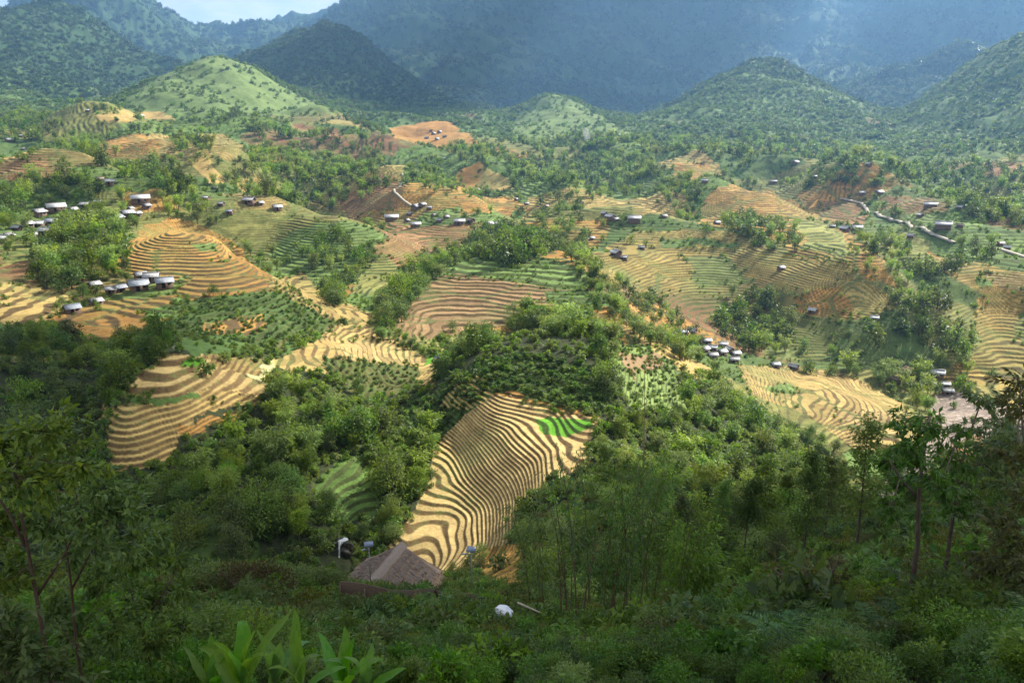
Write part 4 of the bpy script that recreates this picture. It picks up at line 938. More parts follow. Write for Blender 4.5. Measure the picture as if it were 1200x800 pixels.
# thatched hut
M_THATCH = noisy_mat('thatch', (.19, .13, .09), (.36, .265, .185), 5, .95, (3, 3, .6), .8)
M_THATCH2 = noisy_mat('ridge_thatch', (.16, .125, .10), (.27, .215, .18), 4, .95, (1, 4, 1), .6)
M_POST = noisy_mat('weathered_wood', (.14, .10, .07), (.27, .21, .15), 6, .85, (1, 1, .3))
HP = np.array([-12.6, 72.0]); hz0 = float(zat(*HP)); HRZ = -41.7; HROT = -math.radians(16)
hut = empty('thatched_hut', (HP[0], HP[1], HRZ - 5.0 * 1.1), HROT, 1.1); hut.scale = (1.22, 1.12, 1.1)
tag(hut, 'hut with a brown thatched roof at the foot of the cream terraces', 'hut')
m = MB(); nx, ny = 26, 9
rngh = np.random.default_rng(4)
for sx in (-1, 1):                      # two sagging thatched slopes, the ridge reaching out over the gable
    V = []
    for a in range(ny):
        t = a / (ny - 1)
        y0 = -4.3 + 2.4 * t; y1 = 3.6 + .5 * t
        for b in range(nx):
            y = y0 + (y1 - y0) * b / (nx - 1)
            V.append((sx * (3.55 * t), y + rngh.normal() * .03, 5.0 - 2.35 * t ** .92 - .10 * math.sin(math.pi * b / (nx - 1)) + rngh.normal() * .035))
    F1 = [(a * nx + b, a * nx + b + 1, (a + 1) * nx + b + 1, (a + 1) * nx + b) for a in range(ny - 1) for b in range(nx - 1)]
    k = len(V); V2 = [(x, y, z - .28) for x, y, z in V]
    F2 = [tuple(i + k for i in f[::-1]) for f in F1]
    ed = [b for b in range(nx)] + [a * nx + nx - 1 for a in range(1, ny)] + [(ny - 1) * nx + b for b in range(nx - 2, -1, -1)] + [a * nx for a in range(ny - 2, 0, -1)]
    F3 = [(ed[i], ed[(i + 1) % len(ed)], ed[(i + 1) % len(ed)] + k, ed[i] + k) for i in range(len(ed))]
    m.add(V + V2, F1 + F2 + F3)
    # ragged straw along the eave and down the slope
    n_ = 2600; t = rngh.uniform(0.02, 1, n_); y = rngh.uniform(-4.2, 3.7, n_) * (1 - .18 * t) + .35 * t
    p = np.stack([sx * 3.55 * t, y, 5.05 - 2.35 * t ** .92], 1); d = np.stack([np.full(n_, sx * .8), rngh.normal(size=n_) * .18, np.full(n_, -.5)], 1)
    m.leaves(p, d, np.tile([sx * .5, 0, .8], (n_, 1)) + rngh.normal(size=(n_, 3)) * .1, rngh.uniform(.3, .8, n_), .09, .5, .04)
link('roof', m.mesh('hut_roof', M_THATCH), hut)
m = MB()
for sx in (-1, 1):   # rows where each course of thatch ends
    for t in (.18, .34, .50, .66, .82):
        n_ = 420; y = rngh.uniform(-4.1, 3.6, n_) * (1 - .18 * t) + .35 * t; tt = t + rngh.normal(size=n_) * .015
        p = np.stack([sx * 3.55 * tt, y, 5.08 - 2.35 * tt ** .92], 1); d = np.stack([np.full(n_, sx * .8), rngh.normal(size=n_) * .25, np.full(n_, -.42)], 1)
        m.leaves(p, d, np.tile([sx * .5, 0, .8], (n_, 1)) + rngh.normal(size=(n_, 3)) * .15, rngh.uniform(.25, .6, n_), .07, .5, .05)
link('straw_course', m.mesh('hut_straw', M_THATCH2), hut)
m = MB(); V = []
for b in range(14):
    y = -4.5 + 8.4 * b / 13
    for x, z in ((-.5, 4.76), (-.26, 5.0), (0, 5.16), (.26, 5.0), (.5, 4.76)): V.append((x, y, z - .08 * math.sin(math.pi * b / 13) + rngh.normal() * .02))
m.add(V, [(b * 5 + a, b * 5 + a + 1, b * 5 + a + 6, b * 5 + a + 5) for b in range(13) for a in range(4)]); link('ridge_cap', m.mesh('hut_ridge', M_THATCH2), hut)
m = MB(); m.box((2.6, .7, .9), (.12, 5.2, 3.2)); m.box((-2.6, .7, .9), (.12, 5.2, 3.2)); m.box((0, 3.25, .9), (5.1, .12, 3.2)); m.box((0, -1.2, .2), (5.1, .12, 1.6)); link('wall', m.mesh('hut_wall', W_MATS['wood']), hut)
for x in (-2.7, 2.7):
    for y in (-2.0, 3.4):
        m = MB(); m.tube([(x, y, -1), (x, y, 2.9)], .09, 8); link('post', m.mesh('hut_post', M_POST), hut)
m = MB(); m.tube([(0, -3.4, 4.5), (-2.6, -2.4, 2.7)], .07, 6); link('rafter', m.mesh('hut_rafter', M_POST), hut)
m = MB(); m.tube([(0, -3.4, 4.5), (2.6, -2.4, 2.7)], .07, 6); link('rafter', m.mesh('hut_rafter', M_POST), hut)
CLEAR.append((HP[0], HP[1], 4.6)); CLEAR.append((HP[0] + .8, HP[1] - 4.5, 3.2)); CLEAR.append((HP[0] - 2.4, HP[1] - 2.5, 3.6)); CLEAR.append((HP[0] - 3.0, HP[1] - 6.5, 3.0)); CLEAR.append((HP[0] + 2.0, HP[1] - 7.5, 2.6)); CLEAR.append((HP[0] + 2.6, HP[1] - 2, 3.0))

# solar street lamps
M_STEEL = noisy_mat('galvanised_steel', (.22, .23, .24), (.34, .35, .36), 5, .45, metal=.6)
M_PANEL, nt, bs = new_mat('solar_cells'); bk = N(nt, 'ShaderNodeTexBrick'); bk.inputs['Color1'].default_value = (.10, .14, .24, 1); bk.inputs['Color2'].default_value = (.13, .18, .29, 1); bk.inputs['Mortar'].default_value = (.45, .48, .5, 1)
bk.inputs['Scale'].default_value = 7; bk.inputs['Mortar Size'].default_value = .02; tc = N(nt, 'ShaderNodeTexCoord'); nt.links.new(tc.outputs['Object'], bk.inputs['Vector']); nt.links.new(bk.outputs['Color'], bs.inputs['Base Color']); bs.inputs['Roughness'].default_value = .15
def lamp(px, py_top, r, h, rz, label):
    t = wp(px, py_top, r); o = empty('solar_lamp', (t[0], t[1], t[2] - h), rz)
    m = MB(); m.tube([(0, 0, -1.2), (0, 0, h * .97)], [.055, .04], 8); link('pole', m.mesh('lamp_pole', M_STEEL), o)
    m = MB(); m.box((0, 0, 0), (.78, .5, .04)); q = link('solar_panel', m.mesh('lamp_panel', M_PANEL), o, (0, -.02, h)); q.rotation_euler = (math.radians(38), 0, 0)
    m = MB(); m.box((0, 0, 0), (.83, .55, .03)); f = link('panel_frame', m.mesh('lamp_panel_frame', M_STEEL), q, (0, 0, -.037))
    m = MB(); m.tube([(0, 0, h * .86), (-.35, -.25, h * .91)], .022, 6); m.box((-.5, -.36, h * .92), (.42, .17, .07), .6); link('lamp_head', m.mesh('lamp_head', M_STEEL), o)
    tag(o, label, 'street lamp', 'solar street lamps'); return o
lamp(432, 637, 68.5, 4.2, .2, 'solar street lamp with a tilted panel in front of the thatched hut')
lamp(552, 643, 63, 4.7, -.35, 'solar street lamp with a tilted panel by the black gate')
# black gate and low brown fence
M_BLACK = noisy_mat('black_painted_steel', (.012, .012, .013), (.03, .03, .03), 6, .5)
g = gp(568, 719); o = empty('metal_gate', g, -.1); CLEAR.append((g[0], g[1], 1.4)); CLEAR.append((g[0] * .965, g[1] * .965, 1.6)); CLEAR.append((g[0] * .93, g[1] * .93, 1.4)); tag(o, 'open black steel gate frame at the end of the brown fence', 'gate')
for nm, c, d in (('post', (-.36, 0, .35), (.09, .09, 1.7)), ('post', (.36, 0, .35), (.09, .09, 1.7)), ('top_rail', (0, 0, 1.15), (.62, .07, .07)), ('panel', (-.22, .1, .45), (.18, .03, 1.1))):
    m = MB(); m.box(c, d); link(nm, m.mesh('gate_' + nm, M_BLACK), o)
M_WATTLE = noisy_mat('woven_bamboo', (.085, .058, .04), (.17, .12, .085), 3, .9, (2, 2, 9), .6)
line = [gp(x_, y_) for x_, y_ in ((400, 706), (430, 711), (460, 714), (490, 714), (510, 711), (525, 716), (545, 719), (560, 720))]
o = empty('woven_fence', line[0]); tag(o, 'low brown woven fence below the thatched hut', 'fence')
m = MB(); V = []; nf = 60
ts = np.linspace(0, len(line) - 1.001, nf)
for t in ts:
    a = int(t); q = line[a] * (1 - (t - a)) + line[a + 1] * (t - a); q = np.array([q[0], q[1], float(zat(q[0], q[1]))]) - line[0]
    V += [q + (0, 0, -.3), q + (0, 0, 1.35 + .10 * math.sin(t * 2.2)), q + (0, .06, 1.35 + .10 * math.sin(t * 2.2)), q + (0, .06, -.3)]
m.add(V, [(i * 4 + k, i * 4 + (k + 1) % 4, i * 4 + 4 + (k + 1) % 4, i * 4 + 4 + k) for i in range(nf - 1) for k in range(4)]); link('woven_panel', m.mesh('fence_panel', M_WATTLE), o)
for i in range(0, nf, 8):
    q = np.array(V[i * 4]); m = MB(); m.tube([q + (0, -.05, -.3), q + (0, -.05, 1.5)], .045, 6); link('post', m.mesh('fence_post', M_POST), o)
for q in line: CLEAR.append((q[0], q[1], 1.2)); CLEAR.append((q[0] * .97, q[1] * .97, 1.5)); CLEAR.append((q[0] * .94, q[1] * .94, 1.3))
# clipped hedge and dead bush on the edge of the ravine
def hedge(name, pts, h, wd, n_, L, mat, label, seed):
    rng = np.random.default_rng(seed); P_ = [gp(*q) for q in pts]; base = P_[0]; o = empty(name, base); mb = MB()
    t = rng.uniform(0, len(P_) - 1.001, n_); a = t.astype(int); f = (t - a)[:, None]; P_ = np.array(P_)
    c = P_[a] * (1 - f) + P_[a + 1] * f; c[:, 2] = zat(c[:, 0], c[:, 1])
    u = unit(n_, rng) * np.array([wd, wd, h * .55]); u *= (rng.uniform(.5, 1, n_)[:, None]); c = c + u + np.array([0, 0, h * .45]) - base
    d = u + rng.normal(size=(n_, 3)) * .5; mb.leaves(c, d, u * .4 + np.array([0, 0, .6]) + rng.normal(size=(n_, 3)) * .4, rng.uniform(.6, 1.4, n_) * L, L * .45, np.clip(rng.normal(.5, .22, n_), 0, 1))
    link('foliage', mb.mesh(name + '_leaves', mat), o); st = MB()
    for i in range(10):
        q = c[i * 7] - (0, 0, .2); st.tube([(q[0], q[1], min(q[2], 0) - .3), tuple(q)], .02, 4)
    link('stem', st.mesh(name + '_stem', M_BARK), o); tag(o, label, 'hedge'); return o
hedge('hedge', [(228, 696), (270, 694), (320, 691), (370, 693), (404, 699)], 1.7, .9, 13000, .17, M_SHRUB, 'long dense green hedge in front of the thatched hut', 3)
hedge('brown_bush', [(268, 706), (300, 703), (338, 705)], 2.2, .8, 5200, .15, M_RUSTL, 'dark rusty brown bush below the long hedge', 5)
# crumpled white sack and a stick on the bushes
M_SACK = noisy_mat('white_plastic', (.62, .64, .70), (.82, .83, .86), 5, .4)
q = gp(592, 745); bmq = bmesh.new(); bmesh.ops.create_icosphere(bmq, subdivisions=4, radius=.28)
for v in bmq.verts:
    n_ = perlin(np.array([v.co.x * 2.2 + 3]), np.array([v.co.y * 2.2 + v.co.z * 1.7]), 5)[0]; n2_ = perlin(np.array([v.co.x * 5]), np.array([v.co.z * 5 + v.co.y * 4]), 9)[0]
    v.co *= 1 + .45 * n_ + .22 * abs(n2_); v.co.z *= .7; v.co.x *= 1.25
me = bpy.data.meshes.new('sack'); bmq.to_mesh(me); bmq.free(); me.materials.append(M_SACK)
o = link('plastic_sack', me, None, (q[0], q[1], q[2] + 1.15)); o.rotation_euler = (0, .35, .4); tag(o, 'crumpled white plastic sack lying on the bushes below the gate', 'sack')
m = MB(); m.tube([q + (.5, .1, 1.5), q + (1.1, 0, 1.25), q + (1.6, -.1, 1.05)], .04, 6); o = link('cut_stick', m.mesh('cut_stick', noisy_mat('pale_wood', (.35, .30, .22), (.5, .44, .34), 6)), None); tag(o, 'pale cut stick lying beside the white plastic sack', 'stick')
# blue tarpaulin shelter at the tip of the pale terraces
M_TARP = noisy_mat('blue_tarpaulin', (.05, .09, .20), (.09, .16, .32), 4, .45)
q = gp(511, 423); o = empty('tarpaulin_shelter', q, -.2); tag(o, 'small blue tarpaulin shelter at the tip of the pale terraces', 'shelter')
m = MB(); V = []
for i in range(9):
    a = math.pi * i / 8
    for y in (-1.0, -.35, .35, 1.0): V.append((-.95 * math.cos(a), y, 1.35 * math.sin(a) * (1 - .08 * abs(y)) + .03))
m.add(V, [(i * 4 + k, i * 4 + k + 1, i * 4 + 5 + k, i * 4 + 4 + k) for i in range(8) for k in range(3)]); link('cover', m.mesh('shelter_cover', M_TARP), o)
for y in (-1, 1):
    m = MB(); m.tube([(-.95 * math.cos(math.pi * i / 8), y * .98, 1.3 * math.sin(math.pi * i / 8)) for i in range(9)], .03, 5); link('hoop', m.mesh('shelter_hoop', M_POST), o)
CLEAR.append((q[0], q[1], 2.5)); CLEAR.append((q[0] * .98, q[1] * .98, 2.5))
# roads and paths
M_ROAD = noisy_mat('pale_track', (.30, .26, .20), (.46, .41, .33), 1.2, .95)
def track(name, pts, wd, lift=.35):
    P_ = np.array([gp(*q) for q in pts]); Q = []
    for i in range(len(P_) - 1):
        k = max(2, int(np.hypot(*(P_[i + 1] - P_[i])[:2]) / 3))
        for t in np.linspace(0, 1, k, endpoint=False): Q.append(P_[i] * (1 - t) + P_[i + 1] * t)
    Q = np.array(Q); 
    for _ in range(6): Q[1:-1] = (Q[:-2] + Q[1:-1] * 2 + Q[2:]) / 4
    d = np.gradient(Q[:, :2], axis=0); d /= np.linalg.norm(d, axis=1, keepdims=True) + 1e-9; s = np.stack([-d[:, 1], d[:, 0]], 1) * wd / 2
    V = []
    for k in range(len(Q)):
        a, b = Q[k, :2] + s[k], Q[k, :2] - s[k]; z_ = max(float(zat(*a)), float(zat(*b)), float(zat(*Q[k, :2]))) + lift
        V += [(a[0], a[1], z_), (b[0], b[1], z_), (a[0], a[1], z_ - .8), (b[0], b[1], z_ - .8)]
    F_ = []
    for k in range(len(Q) - 1):
        i = k * 4; F_ += [(i, i + 4, i + 5, i + 1), (i, i + 2, i + 6, i + 4), (i + 1, i + 5, i + 7, i + 3)]
    m = MB(); m.add(V, F_); o = link(name, m.mesh(name, M_ROAD), None); o['kind'] = 'structure'
    for q in Q[::2]: CLEAR.append((q[0], q[1], wd * 1.1)); CLEAR.append((q[0] * .99, q[1] * .99, wd * 1.3)); CLEAR.append((q[0] * .98, q[1] * .98, wd * 1.2))
    return o
track('road', [(985, 234), (1000, 236), (1012, 240), (1017, 248), (1030, 254), (1048, 259), (1066, 265), (1085, 273), (1105, 281), (1125, 288)], 2.8, .55)
track('road', [(1165, 292), (1180, 296), (1200, 301), (1215, 305)], 2.8, .55)
track('path', [(471, 203), (475, 210), (469, 217), (461, 223), (463, 229), (475, 237), (488, 243)], 1.7, .2)
track('path', [(196, 396), (203, 404), (207, 412)], 1.0, .05)
# waterfall
rk = noisy_mat('wet_rock', (.04, .036, .03), (.12, .105, .085), 2.5, .5)
q = gp(399, 650); bmq = bmesh.new(); bmesh.ops.create_icosphere(bmq, subdivisions=4, radius=1)
for v in bmq.verts:
    n_ = perlin(np.array([v.co.x * 1.7 + 9]), np.array([v.co.y * 1.7 + v.co.z * 1.9]), 15)[0]; v.co *= 1 + .4 * n_; v.co.x *= 1.5; v.co.y *= 1.2; v.co.z *= 1.75
me = bpy.data.meshes.new('rock_ledge'); bmq.to_mesh(me); bmq.free(); me.materials.append(rk)
o = link('rock_ledge', me, None, (q[0], q[1] + 1.2, q[2] + .4)); tag(o, 'dark wet rock ledge behind the waterfall', 'rock')
M_WHITE, nt, bs = new_mat('white_water'); nz = N(nt, 'ShaderNodeTexNoise'); nz.inputs['Scale'].default_value = 3; nz.inputs['Detail'].default_value = 6; mp = N(nt, 'ShaderNodeMapping'); mp.inputs['Scale'].default_value = (3, 3, .5); tc = N(nt, 'ShaderNodeTexCoord')
cr = N(nt, 'ShaderNodeValToRGB'); cr.color_ramp.elements[0].position = .3; cr.color_ramp.elements[0].color = (.12, .13, .12, 1); cr.color_ramp.elements[1].position = .6; cr.color_ramp.elements[1].color = (.62, .63, .61, 1)
nt.links.new(tc.outputs['Object'], mp.inputs[0]); nt.links.new(mp.outputs[0], nz.inputs['Vector']); nt.links.new(nz.outputs['Fac'], cr.inputs[0]); nt.links.new(cr.outputs[0], bs.inputs['Base Color']); bs.inputs['Roughness'].default_value = .25
m = MB(); V = []; rngw = np.random.default_rng(8)
path_ = [(a * .62, b * .62, c * .62) for a, b, c in [(.9, 2.3, 2.9), (.75, 1.7, 2.92), (.5, 1.0, 2.9), (.2, .2, 2.85), (0, -.75, 2.2), (-.05, -1.0, 1.0), (-.1, -1.15, -.3), (-.5, -2.0, -.75), (-1.3, -3.2, -1.2), (-2.4, -4.6, -1.8)]]
wds = [.7, 1.3, 1.3, .7, .32, .25, .3, 1.0, 1.2, 1.1]
for (x, y, z), wd in zip(path_, wds):
    for k in range(7):
        u_ = k / 6 * 2 - 1; V.append((x + u_ * wd * .55 + rngw.normal() * .05, y + rngw.normal() * .08 - .12 * (1 - u_ * u_), z + .12 * (1 - u_ * u_) + rngw.normal() * .06))
m.add(V, [(i * 7 + k, i * 7 + k + 1, i * 7 + 8 + k, i * 7 + 7 + k) for i in range(9) for k in range(6)])
o = link('waterfall', m.mesh('waterfall', M_WHITE, True), None, (q[0], q[1], q[2] + .3)); o['kind'] = 'structure'
for k in (-3, 0, 3): CLEAR.append((q[0] + k * .25, q[1] + k * .7, 1.7))
CLEAR.append((q[0] * .97, q[1] * .97, 1.9)); CLEAR.append((q[0] * .94, q[1] * .94, 1.7)); CLEAR.append((q[0] * .91, q[1] * .91, 1.5))
# thin smoke from a field fire
q = gp(688, 172); bmq = bmesh.new(); bmesh.ops.create_icosphere(bmq, subdivisions=3, radius=1)
for v in bmq.verts:
    t = (v.co.z + 1) / 2; s_ = .25 + .75 * t; v.co.x = v.co.x * 7 * s_ - 3 * t * t; v.co.y *= 7 * s_; v.co.z = t * 24
    v.co.x += 2.0 * perlin(np.array([v.co.z * .2]), np.array([v.co.y * .2]), 3)[0]
me = bpy.data.meshes.new('smoke'); bmq.to_mesh(me); bmq.free(); sm = bpy.data.materials.new('smoke_air'); sm.use_nodes = True; nt = sm.node_tree; nt.nodes.remove(nt.nodes['Principled BSDF'])
pv = N(nt, 'ShaderNodeVolumePrincipled'); pv.inputs['Color'].default_value = (.9, .92, .95, 1); pv.inputs['Density'].default_value = .045; nt.links.new(pv.outputs[0], nt.nodes['Material Output'].inputs['Volume']); me.materials.append(sm)
o = link('smoke', me, None, (q[0], q[1], q[2])); o['kind'] = 'stuff'; o['label'] = 'thin white smoke rising below the bare hill'; o['category'] = 'smoke'
# ------------------------------------------------------------------ plant meshes by nearness, then every plant
def joined(mb, mat, tk_, tmat, name):
    m = MB()
    off = 0; nf = []
    for q in (mb, tk_):
        if q is None: continue
        for v in q.V: m.V.append(v)
        m.F.extend(tuple(i + off for i in f) for f in q.F); m.T.extend(q.T); off += q.n; nf.append(len(q.F))
    m.n = off
    me = m.mesh(name, mat)
    if tk_ is not None:
        me.materials.append(tmat)
        me.polygons.foreach_set('material_index', np.concatenate([np.zeros(nf[0], np.int32), np.ones(nf[1], np.int32)]))
    return me
SPEC = {  # kind: (upper distance, builder) from near to far, materials
 'broadleaf_tree': ([(60, lambda s: make_broadleaf(s, 5200, .24, 26)), (140, lambda s: make_broadleaf(s, 2600, .36, 24)), (330, lambda s: make_broadleaf(s, 1100, .58, 20)), (650, lambda s: make_broadleaf(s, 330, 1.0, 16)), (9e9, lambda s: make_broadleaf(s, 150, 1.5, 12))], M_TREE, M_BARK, 'crown', 'trunk'),
 'bamboo_clump': ([(140, lambda s: make_bamboo(s, 15, 190, .50)), (330, lambda s: make_bamboo(s, 13, 90, .74)), (650, lambda s: make_bamboo(s, 10, 64, .85)), (9e9, lambda s: make_bamboo(s, 8, 46, 1.1))], M_BAMB, M_CULM, 'foliage', 'stem'),
 'shrub': ([(19, lambda s: make_bush(s, 1500, .085)), (42, lambda s: make_bush(s, 800, .125)), (110, lambda s: make_bush(s, 420, .19)), (260, lambda s: make_bush(s, 170, .32)), (9e9, lambda s: make_bush(s, 70, .5))], M_SHRUB, M_BARK, None, None),
 'slender_tree': ([(9e9, lambda s: make_slender(s, 2600, .30))], M_TREE, M_BARK, 'crown', 'trunk'),
 'crop_bush': ([(9e9, lambda s: make_bush(s, 130, .34, 1.0, 6))], M_CROP, M_BARK, None, None),
 'fern': ([(9e9, lambda s: (make_fern(s), None))], M_FERN, M_FERN, None, None),
}
# the shaded slopes on the right carry slender trees, each set down by eye
for px, py, s in ((1002, 655, 1.05), (940, 665, .95), (893, 668, .9), (868, 690, .85), (965, 640, .9), (1030, 640, .8), (915, 640, .85), (842, 655, .8), (985, 620, .8), (880, 640, .75), (1045, 610, .75), (820, 640, .7), (930, 612, .7), (800, 665, .7)):
    x, y = ground_hit(px, py); KINDS['slender_tree'].put(x, y, s, len(ZONES))
ZONES.append('shaded slope on the right above the river')
# trees that stand alone among the terraces
LONE = [(530, 388, T_, .62, 'round tree standing alone on the brown terraces of the grassy spur'), (250, 346, T_, .55, 'round dark tree standing alone on the brown terraces behind the slate roofed houses'),
 (390, 358, T_, .9, 'tall dark tree above the pale terraces by the brook'), (828, 272, T_, .95, 'tall dark tree on the crest beside the right terraces'), (740, 285, T_, .8, 'round dark tree between the two white roofed farms'),
 (757, 290, T_, .7, 'smaller round tree right of the tree between the white roofed farms'), (420, 462, T_, .55, 'dark round bush tree under the pale terraces'), (870, 405, T_, .8, 'round tree on the terraces above the river village'),
 (1090, 492, B_, .55, 'light green bamboo at the edge of the river'), (838, 438, B_, .75, 'column shaped green bamboo below the river village roofs'), (790, 420, B_, .6, 'yellow green bamboo on the light green slope by the river village'),
 (915, 385, B_, .7, 'light bamboo beside the big dark trees above the river village'), (240, 440, U_, 2.6, 'greyish bush mound beside the ringed knoll'), (265, 425, U_, 2.2, 'greyish bush beside the bush mound near the ringed knoll'),
 (762, 425, T_, .32, 'small bare looking sapling on the brown patch of the light green slope'), (945, 345, B_, .35, 'small bamboo on the olive terraces of the right slope'), (985, 350, B_, .4, 'light bamboo between the two right terrace fields'),
 (560, 252, T_, .8, 'dark tree behind the middle hamlet'), (545, 256, T_, .7, 'dark tree beside the middle hamlet roofs'), (575, 250, B_, .8, 'light bamboo behind the middle hamlet roofs'),
 (562, 655, T_, .45, 'young leafy tree behind the right solar lamp'), (548, 668, T_, .36, 'young dark tree at the foot of the cream terraces'), (585, 668, U_, 2.0, 'yellow green bush at the foot of the cream terraces'), (530, 672, T_, .3, 'low dark tree beside the thatched hut'), (505, 685, U_, 1.7, 'dark bush at the corner of the thatched hut'), (478, 560, T_, .75, 'leafy light green tree by the brook left of the cream terraces'), (490, 575, T_, .7, 'leafy tree beside the light green tree at the brook'), (462, 580, B_, .8, 'tall bamboo by the brook left of the cream terraces')]
LONE += [(384, 648, U_, 1.7, 'bush on the left side of the waterfall'), (413, 648, U_, 1.8, 'bush on the right side of the waterfall'), (408, 624, U_, 1.8, 'bush hanging over the top of the waterfall'), (388, 628, T_, .3, 'little tree left of the top of the waterfall'), (392, 668, U_, 1.1, 'small bush below the waterfall'), (420, 632, T_, .32, 'little tree on the bank right of the waterfall'),
 (1098, 500, T_, .8, 'round tree on the near bank of the river'), (1060, 540, T_, .6, 'small tree at the bend of the river'), (1140, 500, B_, .6, 'bamboo standing before the river on the right'), (1180, 505, T_, .9, 'tree in front of the river near the right edge'), (1118, 478, U_, 2.2, 'bush on the gravel of the river')]
LONEKEY = {}
for px, py, kd, s, lab in LONE:
    x, y = ground_hit(px, py); LONEKEY[len(ZONES)] = lab; KINDS[kd].put(x, y, s, len(ZONES)); ZONES.append('')
PHR = {'broadleaf_tree': 'rounded dark green tree', 'bamboo_clump': 'feathery light green bamboo clump', 'shrub': 'low leafy bush', 'slender_tree': 'slender thin trunked tree', 'crop_bush': 'small rounded bush', 'fern': 'arching green fern'}
CAT = {'broadleaf_tree': 'tree', 'bamboo_clump': 'bamboo', 'shrub': 'bush', 'slender_tree': 'tree', 'crop_bush': 'bush', 'fern': 'fern'}
STUFFN = {'broadleaf_tree': 'distant_woods', 'bamboo_clump': 'distant_bamboo_vegetation', 'shrub': 'undergrowth', 'slender_tree': 'slender_woods', 'crop_bush': 'crop_foliage', 'fern': 'fern_undergrowth'}
def stuff_instances(name, meshes, x, y, z, sc, pick, rz, phrase, lean=0.0):
    col_ = bpy.data.collections.new(name + '_kinds')
    for i, me in enumerate(meshes):
        o = bpy.data.objects.new(f'{name}_{i:03d}', me); col_.objects.link(o)
    me = bpy.data.meshes.new(name); n_ = len(x)
    me.vertices.add(n_); me.vertices.foreach_set('co', np.stack([x, y, z], 1).astype(np.float32).ravel())
    for nm, tp, arr in (('pick', 'INT', pick.astype(np.int32)), ('size', 'FLOAT', sc.astype(np.float32)), ('turn', 'FLOAT', rz.astype(np.float32))):
        a = me.attributes.new(nm, tp, 'POINT'); a.data.foreach_set('value', arr)
    o = bpy.data.objects.new(name, me); C.objects.link(o); o['kind'] = 'stuff'; o['label'] = phrase; o['category'] = 'vegetation'
    ng = bpy.data.node_groups.new(name + '_spread', 'GeometryNodeTree')
    ng.interface.new_socket('Geometry', in_out='INPUT', socket_type='NodeSocketGeometry'); ng.interface.new_socket('Geometry', in_out='OUTPUT', socket_type='NodeSocketGeometry')
    gi = ng.nodes.new('NodeGroupInput'); go = ng.nodes.new('NodeGroupOutput'); ip = ng.nodes.new('GeometryNodeInstanceOnPoints')
    ci = ng.nodes.new('GeometryNodeCollectionInfo'); ci.inputs['Collection'].default_value = col_; ci.inputs['Separate Children'].default_value = True; ci.inputs['Reset Children'].default_value = True
    def na(nm, tp):
        q = ng.nodes.new('GeometryNodeInputNamedAttribute'); q.data_type = tp; q.inputs['Name'].default_value = nm; return q.outputs['Attribute']
    ng.links.new(gi.outputs[0], ip.inputs['Points']); ng.links.new(ci.outputs[0], ip.inputs['Instance']); ip.inputs['Pick Instance'].default_value = True
    ng.links.new(na('pick', 'INT'), ip.inputs['Instance Index']); ng.links.new(na('size', 'FLOAT'), ip.inputs['Scale'])
    cx_ = ng.nodes.new('ShaderNodeCombineXYZ'); ng.links.new(na('turn', 'FLOAT'), cx_.inputs['Z']); ng.links.new(cx_.outputs[0], ip.inputs['Rotation'])
    ng.links.new(ip.outputs[0], go.inputs[0])
    md = o.modifiers.new('spread', 'NODES'); md.node_group = ng
    return o
NVAR = 4
MAXI = 300
import collections as _co
